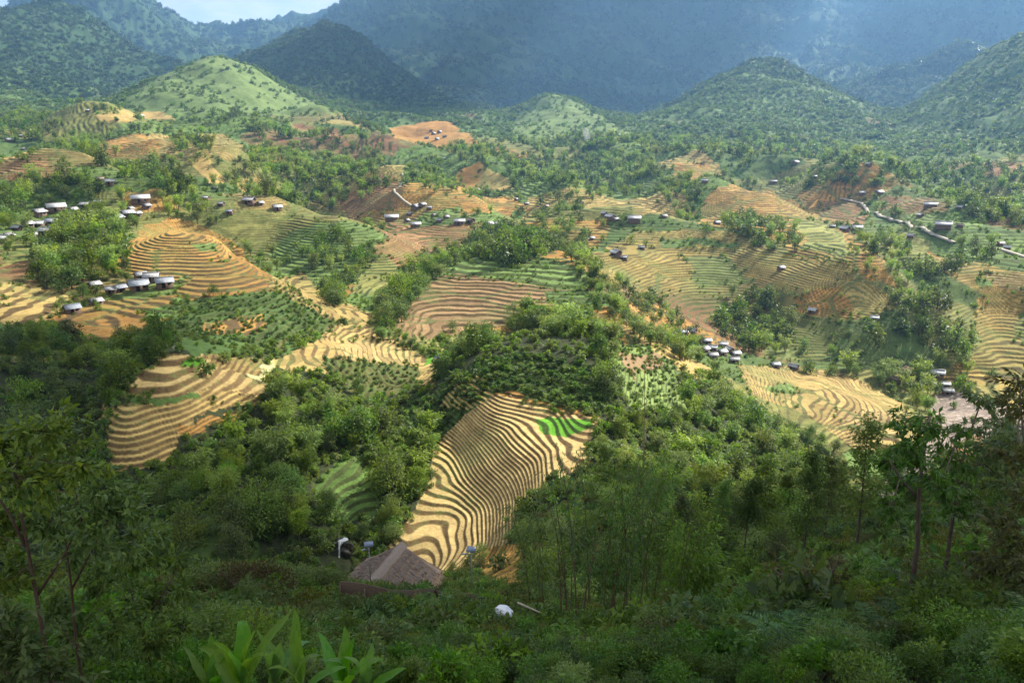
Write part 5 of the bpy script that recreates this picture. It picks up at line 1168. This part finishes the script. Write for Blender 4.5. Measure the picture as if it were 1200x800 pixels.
for kd, K_ in KINDS.items():
    lods, mat, tmat, pn, tn = SPEC[kd]
    x = np.array(K_.x); y = np.array(K_.y); s = np.array(K_.s); zn = np.array(K_.zone)
    if not len(x): continue
    r = np.hypot(x, y); h = HT[kd] * s; z = zat(x, y)
    px, py = project(x, y, z); pyt = project(x, y, z + h)[1]
    ok = (px > -240) & (px < 1440) & (py > -60) & (pyt < 1050) & ~hidden(x, y, h * 1.35 + .5)
    # clear the yards, the water and the view of the paddies
    i = np.clip(np.searchsorted(RR, r), 0, NR - 1); j = np.clip(((np.arctan2(x, y) + AZMAX) / (2 * AZMAX) * (NA - 1)).astype(int), 0, NA - 1)
    lone = np.isin(zn, list(LONEKEY))
    ok &= ~paddy[i, j] & (~river[i, j] | lone)
    for hx, hy, hr in CLEAR: ok &= ((x - hx) ** 2 + (y - hy) ** 2 > hr * hr) | lone
    x, y, z, s, zn, r, h, px, py, pyt = (a[ok] for a in (x, y, z, s, zn, r, h, px, py, pyt))
    rng = np.random.default_rng(17); rz = rng.uniform(0, 6.283, len(x))
    lod = np.searchsorted([q[0] for q in lods], r); var = rng.integers(0, NVAR, len(x))
    used = sorted(set(lod.tolist())); proto = {}
    for l in used:
        for v in range(NVAR):
            mb, tk_ = lods[l][1](100 + l * 31 + v * 7) if kd != 'shrub' or l > 2 else make_bush(100 + l * 31 + v * 7, [1500, 800, 420][l] * (1, .45, 1, .9)[v], (.085, .125, .19)[l] * (1, 1.7, 1.15, 1)[v], 1.3, 9, (.45, .5, .2, .4)[v], (1, 1.2, .9, 1.3)[v])
            mat_v = mat if kd != 'shrub' or l > 2 else [M_SHRUB, M_SHRUB, M_SHRUB, M_SHRUB if l == 0 else M_YELL][v]
            if kd == 'shrub' and l > 2: mat_v = M_SCRUB
            proto[l, v] = (mb, tk_, mat_v)
    inframe = (px > -5) & (px < 1205) & (py > 0) & (pyt < 800) & (~hidden(x, y, h * .5))
    size = np.where(inframe, h / r, 0) + np.isin(zn, list(LONEKEY)) * 10
    order = np.argsort(-size); ind = order[:MAXI]; ind = ind[size[ind] > 0]
    cache = {}; best = {}
    for q in ind: best.setdefault((zn[q]), q)
    for q in ind:
        mb, tk_, mv = proto[lod[q], var[q]]; key = (lod[q], var[q])
        if key not in cache:
            if pn: cache[key] = (mb.mesh(kd + '_' + pn, mv), tk_.mesh(kd + '_' + tn, tmat, True))
            else: cache[key] = joined(mb, mv, tk_, tmat, kd)
        loc = (x[q], y[q], z[q]); rot = rz[q]; me = cache[key]
        if pn:
            o = empty(kd, loc, rot, s[q]); link(pn, me[0], o); link(tn, me[1], o)
        else:
            o = link(kd, me, None, loc); o.rotation_euler = (0, 0, rot); o.scale = (s[q],) * 3
        zi = int(zn[q])
        if zi in LONEKEY: tag(o, LONEKEY[zi], CAT[kd])
        elif best[zi] == q and kd not in ('fern', 'crop_bush'): tag(o, 'largest ' + PHR[kd].split(' ', 1)[1] + ' in the ' + ZONES[zi], CAT[kd], CAT[kd] + 's of the ' + ZONES[zi])
        else: tag(o, PHR[kd] + (' in the ' if not ZONES[zi].startswith(('scattered', 'planted', 'growing', 'on ')) else ' ') + ZONES[zi], CAT[kd], CAT[kd] + 's of the ' + ZONES[zi])
    rest = np.setdiff1d(np.arange(len(x)), ind)
    if len(rest):
        keys = sorted({(lod[q], var[q]) for q in rest}); kid = {k: n_ for n_, k in enumerate(keys)}
        ms = [joined(proto[k][0], proto[k][2], proto[k][1], tmat, f'{kd}_far') for k in keys]
        pk = np.array([kid[lod[q], var[q]] for q in rest])
        stuff_instances(STUFFN[kd], ms, x[rest], y[rest], z[rest], s[rest], pk, rz[rest], 'mass of ' + PHR[kd].replace('tree', 'trees').replace('bush', 'bushes').replace('clump', 'clumps') + ' beyond the ones that can be counted')
    print(kd, 'individual', len(ind), 'stuff', len(rest))
# scrub on the farther green plots
x, y, s = (np.concatenate([SCR[1][k], SCR[2][k]]) for k in range(3)); z = zat(x, y); m = ~hidden(x, y, 4.0); x, y, s, z = x[m], y[m], s[m], z[m]
rng = np.random.default_rng(23)
stuff_instances('scrub_vegetation', [joined(*(lambda q: (q[0], M_SCRUB))(make_bush(500 + v, 55, .62, 1.3, 7)), None, None, 'scrub_far') for v in range(4)], x, y, z, s, rng.integers(0, 4, len(x)), rng.uniform(0, 6.28, len(x)), 'low green scrub on the distant plots')
# forest on the hills and mountains
def forest(r0, r1, sp, sc0, sc1, thr, name, k, L, phrase, rng, fm=None):
    n_ = int((r1 ** 2 - r0 ** 2) * .79 / sp ** 2); az = rng.uniform(-.79, .79, n_); r = np.sqrt(rng.uniform(r0 ** 2, r1 ** 2, n_))
    i = np.clip(np.searchsorted(RR, r), 0, NR - 1); j = np.clip(((az + AZMAX) / (2 * AZMAX) * (NA - 1)).astype(int), 0, NA - 1)
    x, y = r * np.sin(az), r * np.cos(az); z = zat(x, y)
    m = ((gpat[i, j, 0] + rng.normal(size=n_) * .3) > thr) & ~hidden(x, y, 14) & ~FIELDMASK[i, j] & (~HILLS[i, j] | (rng.uniform(size=n_) < .2))
    pxx, pyy = project(x, y, z); m &= (pyy > -40) & (pxx > -240) & (pxx < 1440)
    x, y, z = x[m], y[m], z[m]; s = rng.uniform(sc0, sc1, len(x))
    print(name, len(x))
    stuff_instances(name, [joined(make_bush(700 + v, k, L, 1.3, 8)[0], fm or M_HILL, None, None, name + '_clump') for v in range(4)], x, y, z, s, rng.integers(0, 4, len(x)), rng.uniform(0, 6.28, len(x)), phrase)
forest(1120, 1800, 6.3, 1.8, 5.2, .05, 'hill_forest_vegetation', 60, .55, 'trees and scrub covering the green hills', np.random.default_rng(31))
forest(1750, 2700, 9.0, 3.0, 7.0, -.35, 'slope_forest_vegetation', 60, .55, 'forest on the steep slopes behind the green hills', np.random.default_rng(33), M_MTN)
forest(2500, 5000, 20, 6, 14, .15, 'mountain_forest_vegetation', 50, .6, 'forest on the far mountains', np.random.default_rng(32), M_MTN)

# tall grass among the bushes on the near slope
def make_tuft(seed):
    rng = np.random.default_rng(seed); k = 46; a = rng.uniform(0, 6.283, k); e = rng.uniform(.25, 1.15, k); d = np.stack([np.cos(a) * np.cos(e), np.sin(a) * np.cos(e), np.sin(e)], 1); m = MB()
    b = rng.normal(size=(k, 3)) * np.array([.09, .09, 0]); l = rng.uniform(.35, .8, k); n_ = np.cross(d, np.stack([-np.sin(a), np.cos(a), 0 * a], 1))
    m.leaves(b, d, n_, l * .62, .022, np.clip(rng.normal(.5, .2, k), 0, 1), .04)
    m.leaves(b + d * (l * .55)[:, None], d + np.array([0, 0, -.75]) , n_, l * .5, .02, np.clip(rng.normal(.6, .2, k), 0, 1), .04); return m
n_ = 1500; az = _rng.uniform(-.7, .7, n_); r = np.sqrt(_rng.uniform(16 ** 2, 62 ** 2, n_)); x, y = r * np.sin(az), r * np.cos(az); m = fbm(x / 4, y / 4, 3, 451) > -.05; x, y = x[m], y[m]
stuff_instances('tall_grass', [joined(make_tuft(900 + v), M_SCRUB if v < 2 else M_YELL, None, None, 'grass_tuft') for v in range(3)], x, y, zat(x, y) + .15, _rng.uniform(.6, 1.25, len(x)), _rng.integers(0, 3, len(x)), _rng.uniform(0, 6.28, len(x)), 'tall grass growing between the bushes of the near slope')
# ------------------------------------------------------------------ the plants close to the viewpoint
def sapling(name, stems, clusters, r, leaf, nl, mat, bark, rad, label, seed, asp=.42, droop=.35):
    """stems: traced stems (pixel columns and rows); clusters: leaf sprays (column, row, radius in pixels), set in depth round r"""
    rng = np.random.default_rng(seed); base = wp(stems[0][0][0], stems[0][0][1], r)
    if len(stems[0]) > 2:
        b1 = wp(stems[0][0][0] * .15 + stems[0][1][0] * .85, stems[0][1][1], r); base[:2] = b1[:2]
    base[2] = min(base[2], float(zat(base[0], base[1]))) - .1
    o = empty(name, base); tk_ = MB(); mb = MB(); pts_all = []
    for s_ in stems:
        p = [wp(a, b, r + .005 * i * r * rng.normal() * .3) - base for i, (a, b) in enumerate(s_)]
        if s_ is stems[0]: p = [np.array([0, 0, -.2])] + p[1:]
        tk_.tube(p, list(np.linspace(rad if s_ is stems[0] else rad * .6, rad * .25, len(p))), 7); pts_all += p
    pts_all = np.array(pts_all); tot = sum(c[2] ** 2 for c in clusters)
    for cx_, cy_, cr_ in clusters:
        cc = wp(cx_, cy_, r * (1 + rng.uniform(-.10, .10))) - base; R_ = cr_ / F_PX * r * 1.25
        k = max(10, int(nl * cr_ ** 2 / tot)); nb = max(4, k // 22)
        a = pts_all[np.argmin(np.linalg.norm(pts_all - cc, axis=1))]
        tk_.tube([a, (a + cc) / 2 + (0, 0, -.02), cc], [rad * .3, rad * .2, rad * .08], 4)
        for b in range(nb):                       # twigs with leaves set along them
            e = cc + unit(1, rng)[0] * R_ * rng.uniform(.35, 1.0) * np.array([1, 1, .8]); tk_.tube([cc, (cc + e) / 2, e], [rad * .1, rad * .07, rad * .04], 3)
            kk = k // nb; t = rng.uniform(.25, 1.05, kk)[:, None]; p = cc * (1 - t) + e * t + rng.normal(size=(kk, 3)) * leaf * .22
            ax = (e - cc) / (np.linalg.norm(e - cc) + 1e-6)
            d = ax * .7 + rng.normal(size=(kk, 3)) * .55 + np.array([0, 0, -droop]); n_ = np.array([0, 0, 1.]) + rng.normal(size=(kk, 3)) * .45
            l = leaf * rng.uniform(.55, 1.3, kk); mb.leaves(p, d, n_, l, l * asp, np.clip(rng.normal(.45, .25, kk) + (.25 if b == 0 else 0), 0, 1), .07)
    link('trunk', tk_.mesh(name + '_trunk', bark, True), o); link('foliage', mb.mesh(name + '_leaves', mat), o)
    tag(o, label, 'tree'); return o
sapling('sapling', [[(62, 830), (50, 740), (36, 660), (24, 600), (14, 530)], [(30, 640), (10, 600), (-20, 560)], [(42, 700), (75, 650), (95, 610)]],
        [(15, 512, 34), (48, 505, 36), (-10, 540, 40), (20, 560, 36), (78, 522, 30), (-15, 620, 42), (30, 610, 36), (5, 680, 40), (60, 560, 34), (95, 545, 26)], 8.2, .092, 4200, M_GLOSS, M_REDBARK, .026, 'leafy young tree with a leaning reddish trunk at the left edge', 3)
sapling('sapling', [[(98, 840), (90, 760), (84, 690), (78, 640), (66, 575)], [(84, 690), (110, 640), (130, 600)]],
        [(90, 590, 34), (120, 575, 34), (150, 595, 34), (110, 625, 38), (150, 635, 34), (80, 650, 36), (60, 610, 32), (185, 625, 26), (120, 680, 34), (60, 715, 36), (95, 745, 34)], 8.8, .088, 4600, M_GLOSS, M_REDBARK, .02, 'leafy young tree with bright leaf tips beside the leaning reddish trunk', 7)
sapling('sapling', [[(190, 840), (176, 775), (160, 715), (145, 665)], [(165, 730), (195, 690), (212, 660)]],
        [(145, 660, 30), (175, 650, 30), (205, 655, 26), (195, 695, 32), (160, 705, 34), (215, 690, 24), (135, 730, 34), (180, 745, 36), (215, 735, 26)], 9.6, .085, 3400, M_SHRUB, M_REDBARK, .018, 'thin young tree with rusty leaf tips right of the left edge trees', 11)
sapling('sapling', [[(12, 850), (10, 790), (4, 740)]], [(0, 730, 40), (30, 760, 40), (10, 790, 44), (60, 790, 40), (-30, 780, 44)], 7.4, .085, 2200, M_SHRUB, M_REDBARK, .02, 'low leafy bush tree in the bottom left corner', 13)
sapling('sapling', [[(1074, 330), (1075, 640), (1077, 580), (1083, 520), (1090, 488)], [(1077, 585), (1055, 560), (1040, 535)], [(1078, 570), (1105, 545), (1120, 520)]],
        [(1085, 500, 24), (1060, 520, 26), (1110, 510, 26), (1042, 540, 24), (1085, 540, 28), (1125, 540, 24), (1060, 565, 26), (1100, 572, 26), (1045, 590, 22), (1078, 605, 24), (1120, 590, 22), (1050, 490, 14)], 25, .21, 3400, M_GLOSS, M_BARK, .09, 'dark leaved slender tree in front of the river', 17, .36, .6)
sapling('sapling', [[(1106, 690), (1112, 640), (1120, 580), (1132, 520), (1150, 470)], [(1122, 570), (1150, 540), (1175, 520)]],
        [(1150, 470, 24), (1172, 490, 28), (1135, 505, 24), (1160, 525, 30), (1190, 520, 26), (1140, 560, 26), (1175, 560, 28), (1130, 600, 24), (1165, 600, 26), (1195, 570, 24)], 27, .21, 3000, M_GLOSS, M_BARK, .08, 'dark leaved tree leaning toward the right edge in front of the river', 19, .36, .6)
sapling('sapling', [[(1215, 700), (1210, 620), (1202, 540), (1196, 470)]], [(1196, 450, 26), (1185, 475, 22), (1215, 480, 30), (1190, 540, 26), (1205, 590, 30), (1175, 620, 30), (1200, 650, 34), (1165, 660, 30)], 22, .18, 2600, M_YELL, M_BARK, .07, 'yellowish green tree cut off by the right edge', 23, .4, .3)
sapling('sapling', [[(960, 770), (955, 720), (945, 680), (938, 650)], [(952, 700), (975, 670), (985, 650)], [(950, 700), (920, 680), (905, 665)]], [(940, 648, 22), (915, 665, 24), (970, 655, 24), (945, 680, 28), (985, 680, 24), (905, 695, 26), (960, 710, 30), (925, 720, 28), (985, 715, 24)], 31, .20, 1900, M_YELL, M_BARK, .08, 'bushy yellowish brown tree on the dark slope at the lower right', 29, .42, .2)
sapling('sapling', [[(806, 770), (804, 740), (800, 715)]], [(800, 705, 22), (780, 715, 22), (825, 712, 22), (800, 732, 26), (775, 745, 24), (830, 740, 24)], 34, .20, 1500, M_SHRUB, M_BARK, .06, 'round dense bush tree right of the bamboo hollow', 31, .42, .2)
# broad bladed plants at the bottom left
def blade_mesh(ln, wd, curl, seed):
    rng = np.random.default_rng(seed); m = MB(); V = []; k = 14
    for i in range(k):
        t = i / (k - 1); w_ = wd * (math.sin(math.pi * min(1, t * .93 + .07)) ** .75) * (1 - .25 * t) * (.12 + .88 * min(1, t * 4))
        y = ln * (t - curl * .35 * t ** 3); z_ = ln * curl * (.55 * t - .75 * t * t); bend = .02 * math.sin(9 * t + seed)
        for u_, dz in ((-1, .16), (-.5, .06), (0, 0), (.5, .06), (1, .16)):
            V.append((u_ * w_ / 2 + bend, y, z_ + dz * w_ + rng.normal() * .004))
    return m.add(V, [(i * 5 + a, i * 5 + a + 1, i * 5 + 6 + a, i * 5 + 5 + a) for i in range(k - 1) for a in range(4)], list(np.clip(rng.normal(.5, .08, (k - 1) * 4), 0, 1)))
BL = [blade_mesh(1.0, .20, c, i).mesh('blade', M_BLADE, True) for i, c in enumerate((.15, .35, .6, .9))]
def blade_plant(px, row, r, n_, ln, label, seed):
    rng = np.random.default_rng(seed); b = wp(px, row, r); b[2] = float(zat(b[0], b[1])); o = empty('broad_leaf_plant', b, rng.uniform(0, 6)); lift = wp(px, row, r)[2] - b[2]
    m = MB(); m.tube([(0, 0, -.2), (.02, 0, lift * .5), (0, .01, max(lift, .12))], [.035, .03, .02], 6); link('stem', m.mesh('plant_stem', M_BLADE), o)
    for i in range(n_):
        q = link('leaf', BL[i % 4], o, (0, 0, max(lift, .1) * rng.uniform(.4, 1.0))); el = math.radians(rng.uniform(48, 82) if i < n_ * .7 else rng.uniform(15, 45)); s_ = ln * rng.uniform(.7, 1.15)
        q.rotation_euler = (el, 0, i * 2.4 + rng.normal() * .3); q.scale = (s_ * rng.uniform(.85, 1.2), s_, s_)
    tag(o, label, 'plant', None)
for i, (px, row, r, n_, ln, lab) in enumerate(((248, 800, 8.6, 8, .80, 'broad leaved plant with drooping pale blades, leftmost in the row at the bottom edge'), (285, 796, 8.3, 8, .95, 'broad leaved plant with one tall bright blade in the row at the bottom edge'), (322, 800, 8.9, 8, .9, 'broad leaved plant with an upright pointed blade in the middle of the bottom edge row'),
                                               (352, 804, 8.4, 7, .85, 'broad leaved plant with dark slanting blades in the bottom edge row'), (405, 806, 9.0, 8, .85, 'dark broad leaved plant second from the right in the bottom edge row'), (428, 806, 8.7, 7, .75, 'broad leaved plant with flat low blades, rightmost in the bottom edge row'))):
    blade_plant(px, row, r, n_, ln, lab, 40 + i)
# tall bare bamboo stems
def bamboo_stand(px, row, r, n_, top, spread, label, seed, leafn=420):
    rng = np.random.default_rng(seed); b = gp(px, row); r0 = math.hypot(b[0], b[1]); o = empty('bamboo_stand', b); mb = MB()
    for i in range(n_):
        a = rng.uniform(0, 6.283); h = (wp(px, top, r0)[2] - b[2]) * rng.uniform(.62, 1.0); out = rng.uniform(.06, .30) * h; dr = np.array([math.cos(a), math.sin(a) * .6, 0]); p0 = np.array([math.cos(a) * spread * rng.uniform(.2, 1), math.sin(a) * spread * .6, -.6])
        p = [p0 + dr * out * t ** 2 + np.array([0, 0, h * (t - .06 * t ** 5)]) for t in np.linspace(0, 1, 8)]
        m = MB(); m.tube(p, list(np.linspace(.047, .011, 8)), 6); link('culm', m.mesh('bamboo_culm', M_DEAD if rng.uniform() < .6 else M_CULM, True), o)
        k = leafn; p = np.array(p); t = rng.uniform(.35, 1, k) * 7; j = np.clip(t.astype(int), 0, 6); f = (t - j)[:, None]; c = p[j] * (1 - f) + p[j + 1] * f
        u = unit(k, rng) * np.array([1, 1, .5]) * (rng.uniform(.1, 1.25, k) ** 1.3)[:, None]; c = c + u
        mb.leaves(c, u + dr * .3 + np.array([0, 0, -.5]) + rng.normal(size=(k, 3)) * .3, np.array([0, 0, 1.]) + rng.normal(size=(k, 3)) * .5, rng.uniform(.18, .42, k), .055, np.clip(rng.normal(.35, .2, k), 0, 1), .04)
    link('foliage', mb.mesh('bamboo_stand_leaves', M_SHRUB), o); tag(o, label, 'bamboo'); return o
bamboo_stand(668, 738, 60, 6, 455, 1.1, 'tall bare brown bamboo stems standing in front of the cream terraces', 3, 60)
bamboo_stand(700, 742, 60, 6, 470, 1.5, 'tall dark bamboo stems in the middle of the shaded hollow', 4, 330)
bamboo_stand(738, 742, 60, 5, 480, 1.6, 'tall dark leafy bamboo stems at the right of the shaded hollow', 5, 380)
bamboo_stand(645, 730, 60, 4, 545, 1.3, 'shorter leafy bamboo stems at the left of the shaded hollow', 6, 380)
bamboo_stand(765, 735, 60, 4, 530, 1.5, 'shorter bamboo stems nearest the round dense bush tree', 9, 380)
b = gp(750, 690); t = wp(756, 424, math.hypot(b[0], b[1])); m = MB(); m.tube([b - (0, 0, .5), b * .6 + t * .4 + (.1, 0, 0), t], [.07, .055, .02], 7); o = link('bamboo_pole', m.mesh('bamboo_pole', M_DEAD, True), None); tag(o, 'single tall bare bamboo pole rising above the bushy flank', 'pole')
b = gp(655, 700); p1 = wp(622, 578, math.hypot(b[0], b[1]) * .98); p2 = wp(716, 672, math.hypot(b[0], b[1]) * .96); m = MB(); m.tube([p1, (p1 + p2) / 2, p2], [.03, .04, .05], 6); o = link('fallen_culm', m.mesh('fallen_culm', M_CULM, True), None); tag(o, 'pale fallen bamboo culm leaning across the brown stems', 'pole')
# ------------------------------------------------------------------ light, air, camera
SUN_AZ, SUN_EL = math.radians(46), math.radians(37)
sund = Vector((math.sin(SUN_AZ) * math.cos(SUN_EL), math.cos(SUN_AZ) * math.cos(SUN_EL), math.sin(SUN_EL)))
sl = bpy.data.lights.new('sun', 'SUN'); sl.energy = 5.0; sl.angle = math.radians(.6); sl.color = (1, .955, .87)
so = bpy.data.objects.new('sun', sl); C.objects.link(so); so.rotation_euler = sund.to_track_quat('Z', 'Y').to_euler(); so.location = (300, 300, 900)
w = bpy.data.worlds.new('World'); SC.world = w; w.use_nodes = True
nt = w.node_tree; bg = nt.nodes['Background']
sky = nt.nodes.new('ShaderNodeTexSky'); sky.sky_type = 'NISHITA'; sky.sun_disc = False
sky.sun_elevation = SUN_EL; sky.sun_rotation = SUN_AZ; sky.altitude = 1200; sky.air_density = 1.1; sky.dust_density = 1.2
# broken white cloud low over the ranges
tc = N(nt, 'ShaderNodeTexCoord'); mp = N(nt, 'ShaderNodeMapping'); mp.inputs['Scale'].default_value = (2.2, 2.2, 7)
cn = N(nt, 'ShaderNodeTexNoise'); cn.inputs['Scale'].default_value = 2.3; cn.inputs['Detail'].default_value = 8; cn.inputs['Roughness'].default_value = .55
cr = N(nt, 'ShaderNodeMapRange'); cr.inputs['From Min'].default_value = .36; cr.inputs['From Max'].default_value = .56
mix = N(nt, 'ShaderNodeMix', data_type='RGBA')
nt.links.new(tc.outputs['Generated'], mp.inputs['Vector']); nt.links.new(mp.outputs[0], cn.inputs['Vector']); nt.links.new(cn.outputs['Fac'], cr.inputs['Value'])
nt.links.new(cr.outputs[0], mix.inputs['Factor']); nt.links.new(sky.outputs[0], mix.inputs[6]); mix.inputs[7].default_value = (7.5, 7.7, 8.0, 1)
nt.links.new(mix.outputs[2], bg.inputs['Color']); bg.inputs['Strength'].default_value = .064
# air
HZB = (-5600, 5600, -60, 7000, -140, 800)
hb = bmesh.new(); bmesh.ops.create_cube(hb, size=1)
for v in hb.verts:
    v.co = Vector((HZB[0] if v.co.x < 0 else HZB[1], HZB[2] if v.co.y < 0 else HZB[3], HZB[4] if v.co.z < 0 else HZB[5]))
hm_ = bpy.data.meshes.new('haze'); hb.to_mesh(hm_); hb.free()
ho = bpy.data.objects.new('haze', hm_); C.objects.link(ho); ho['kind'] = 'stuff'
hz = bpy.data.materials.new('haze_air'); hz.use_nodes = True; nt = hz.node_tree; nt.nodes.remove(nt.nodes['Principled BSDF'])
pv = N(nt, 'ShaderNodeVolumePrincipled'); pv.inputs['Color'].default_value = (.29, .57, 1.0, 1); pv.inputs['Density'].default_value = HAZE; pv.inputs['Anisotropy'].default_value = .35
nt.links.new(pv.outputs[0], nt.nodes['Material Output'].inputs['Volume']); hm_.materials.append(hz)
hz.cycles.homogeneous_volume = True if hasattr(hz.cycles, 'homogeneous_volume') else None

# clouds high over the valley whose shadows lie on the hillside below
cm_, nt, bs = new_mat('cloud_vapour'); _tp = N(nt, 'ShaderNodeBsdfTransparent'); _ms = N(nt, 'ShaderNodeMixShader'); _ms.inputs[0].default_value = .82; nt.links.new(bs.outputs[0], _ms.inputs[1]); nt.links.new(_tp.outputs[0], _ms.inputs[2]); nt.links.new(_ms.outputs[0], nt.nodes['Material Output'].inputs['Surface']); bs.inputs['Base Color'].default_value = (.85, .86, .88, 1); bs.inputs['Roughness'].default_value = 1; bs.inputs['Specular IOR Level'].default_value = 0
_ib = bmesh.new(); bmesh.ops.create_icosphere(_ib, subdivisions=2, radius=1); IV = np.array([v.co[:] for v in _ib.verts]); IF = np.array([[v.index for v in f.verts] for f in _ib.faces]); _ib.free()
def cloud(foot, zc, puff, step, thick, seed, label):
    """foot: shaded ground outline (world x, y, with ground height) -> puffs standing toward the sun from it"""
    rng = np.random.default_rng(seed)
    p = np.array(foot)
    k = (zc - p[:, 2]) / sund.z
    q = p[:, :2] + k[:, None] * np.array([sund.x, sund.y])
    x0, y0 = q.min(0); x1, y1 = q.max(0)
    gx, gy = np.meshgrid(np.arange(x0, x1, step), np.arange(y0, y1, step))
    gx = gx.ravel() + rng.uniform(-.4, .4, gx.size) * step; gy = gy.ravel() + rng.uniform(-.4, .4, gy.size) * step
    m = inside(q, gx, gy); gx, gy = gx[m], gy[m]
    V = []; Fc = []; o = 0
    for x, y in zip(gx, gy):
        s = puff * rng.uniform(.75, 1.25)
        v = IV * np.array([s, s, s * .6]) * (1 + .16 * perlin(IV[:, 0] * 2.1 + x, IV[:, 1] * 2.1 + y + IV[:, 2] * 2, seed))[:, None]
        v = v + np.array([x, y, zc + rng.uniform(-.5, .5) * thick])
        V.append(v); Fc.append(IF + o); o += len(v)
    V = np.concatenate(V); Fc = np.concatenate(Fc)
    me = bpy.data.meshes.new('cloud'); me.from_pydata(V.tolist(), [], Fc.tolist()); me.materials.append(cm_)
    for pl in me.polygons: pl.use_smooth = True
    ob = bpy.data.objects.new('cloud', me); C.objects.link(ob); ob['label'] = label; ob['category'] = 'cloud'
    return ob
def foot_px(s, extra=()):
    out = []
    for w_ in s.split():
        x, y = ground_hit(*map(float, w_.split(',')))
        out.append((x, y, float(zat(x, y))))
    return out + list(extra)
if CLOUDS:
    f1 = foot_px('0,385 70,382 135,402 175,420 130,455 104,485 112,560 200,585 300,625 380,640 430,690 520,710 610,690 650,630 700,600 760,605 880,610 1000,590 1065,590')
    f1 = f1 + [(70, 90, -60), (120, 60, -60), (90, -40, -20), (-80, -40, -10), (-200, 60, -60), (-230, 220, -60)]
    cloud(f1, 900, 12, 7.5, 22, 3, 'low grey white cloud shading the hillside below')
    f2 = [(-420, 3100, 250), (-100, 2350, 120), (250, 2350, 80), (520, 2500, 120), (900, 3100, 250), (1100, 4200, 600), (1000, 5600, 700), (-300, 5600, 700), (-900, 4300, 600)]
    cloud(f2, 1250, 125, 92, 120, 5, 'broad cloud bank over the dark range at the head of the valley')
    f4 = [(1250, 2700, 150), (1650, 2600, 150), (2300, 3100, 300), (2900, 4300, 600), (1900, 5200, 700), (1500, 4000, 500)]  # added unseen cloud, kept apart so sunbeams reach the haze through the gap
    cloud(f4, 1300, 120, 80, 120, 15, 'added unseen cloud bank shading the right end of the far range')
    f3 = [(-560, 1950, 120), (-330, 1750, 80), (-180, 1500, 20), (-90, 1700, 30), (-200, 2300, 120), (-480, 2350, 200)]
    cloud(f3, 1050, 60, 36, 50, 7, 'small cloud shading the steep wooded peak')
cd = bpy.data.cameras.new('camera'); cam = bpy.data.objects.new('camera', cd); C.objects.link(cam)
cd.sensor_width = 36; cd.lens = 36 * F_PX / 1200; cd.clip_end = 30000; cd.clip_start = .05
cam.rotation_euler = (math.pi / 2 - PITCH, 0, 0); SC.camera = cam
SC.view_settings.view_transform = 'Standard'; SC.view_settings.look = 'None'; SC.view_settings.gamma = 1; SC.view_settings.exposure = EXPO
SC.cycles.max_bounces = 5; SC.cycles.diffuse_bounces = 2; SC.cycles.glossy_bounces = 1; SC.cycles.transmission_bounces = 3; SC.cycles.volume_bounces = 0; SC.cycles.transparent_max_bounces = 32
SC.cycles.use_denoising = True
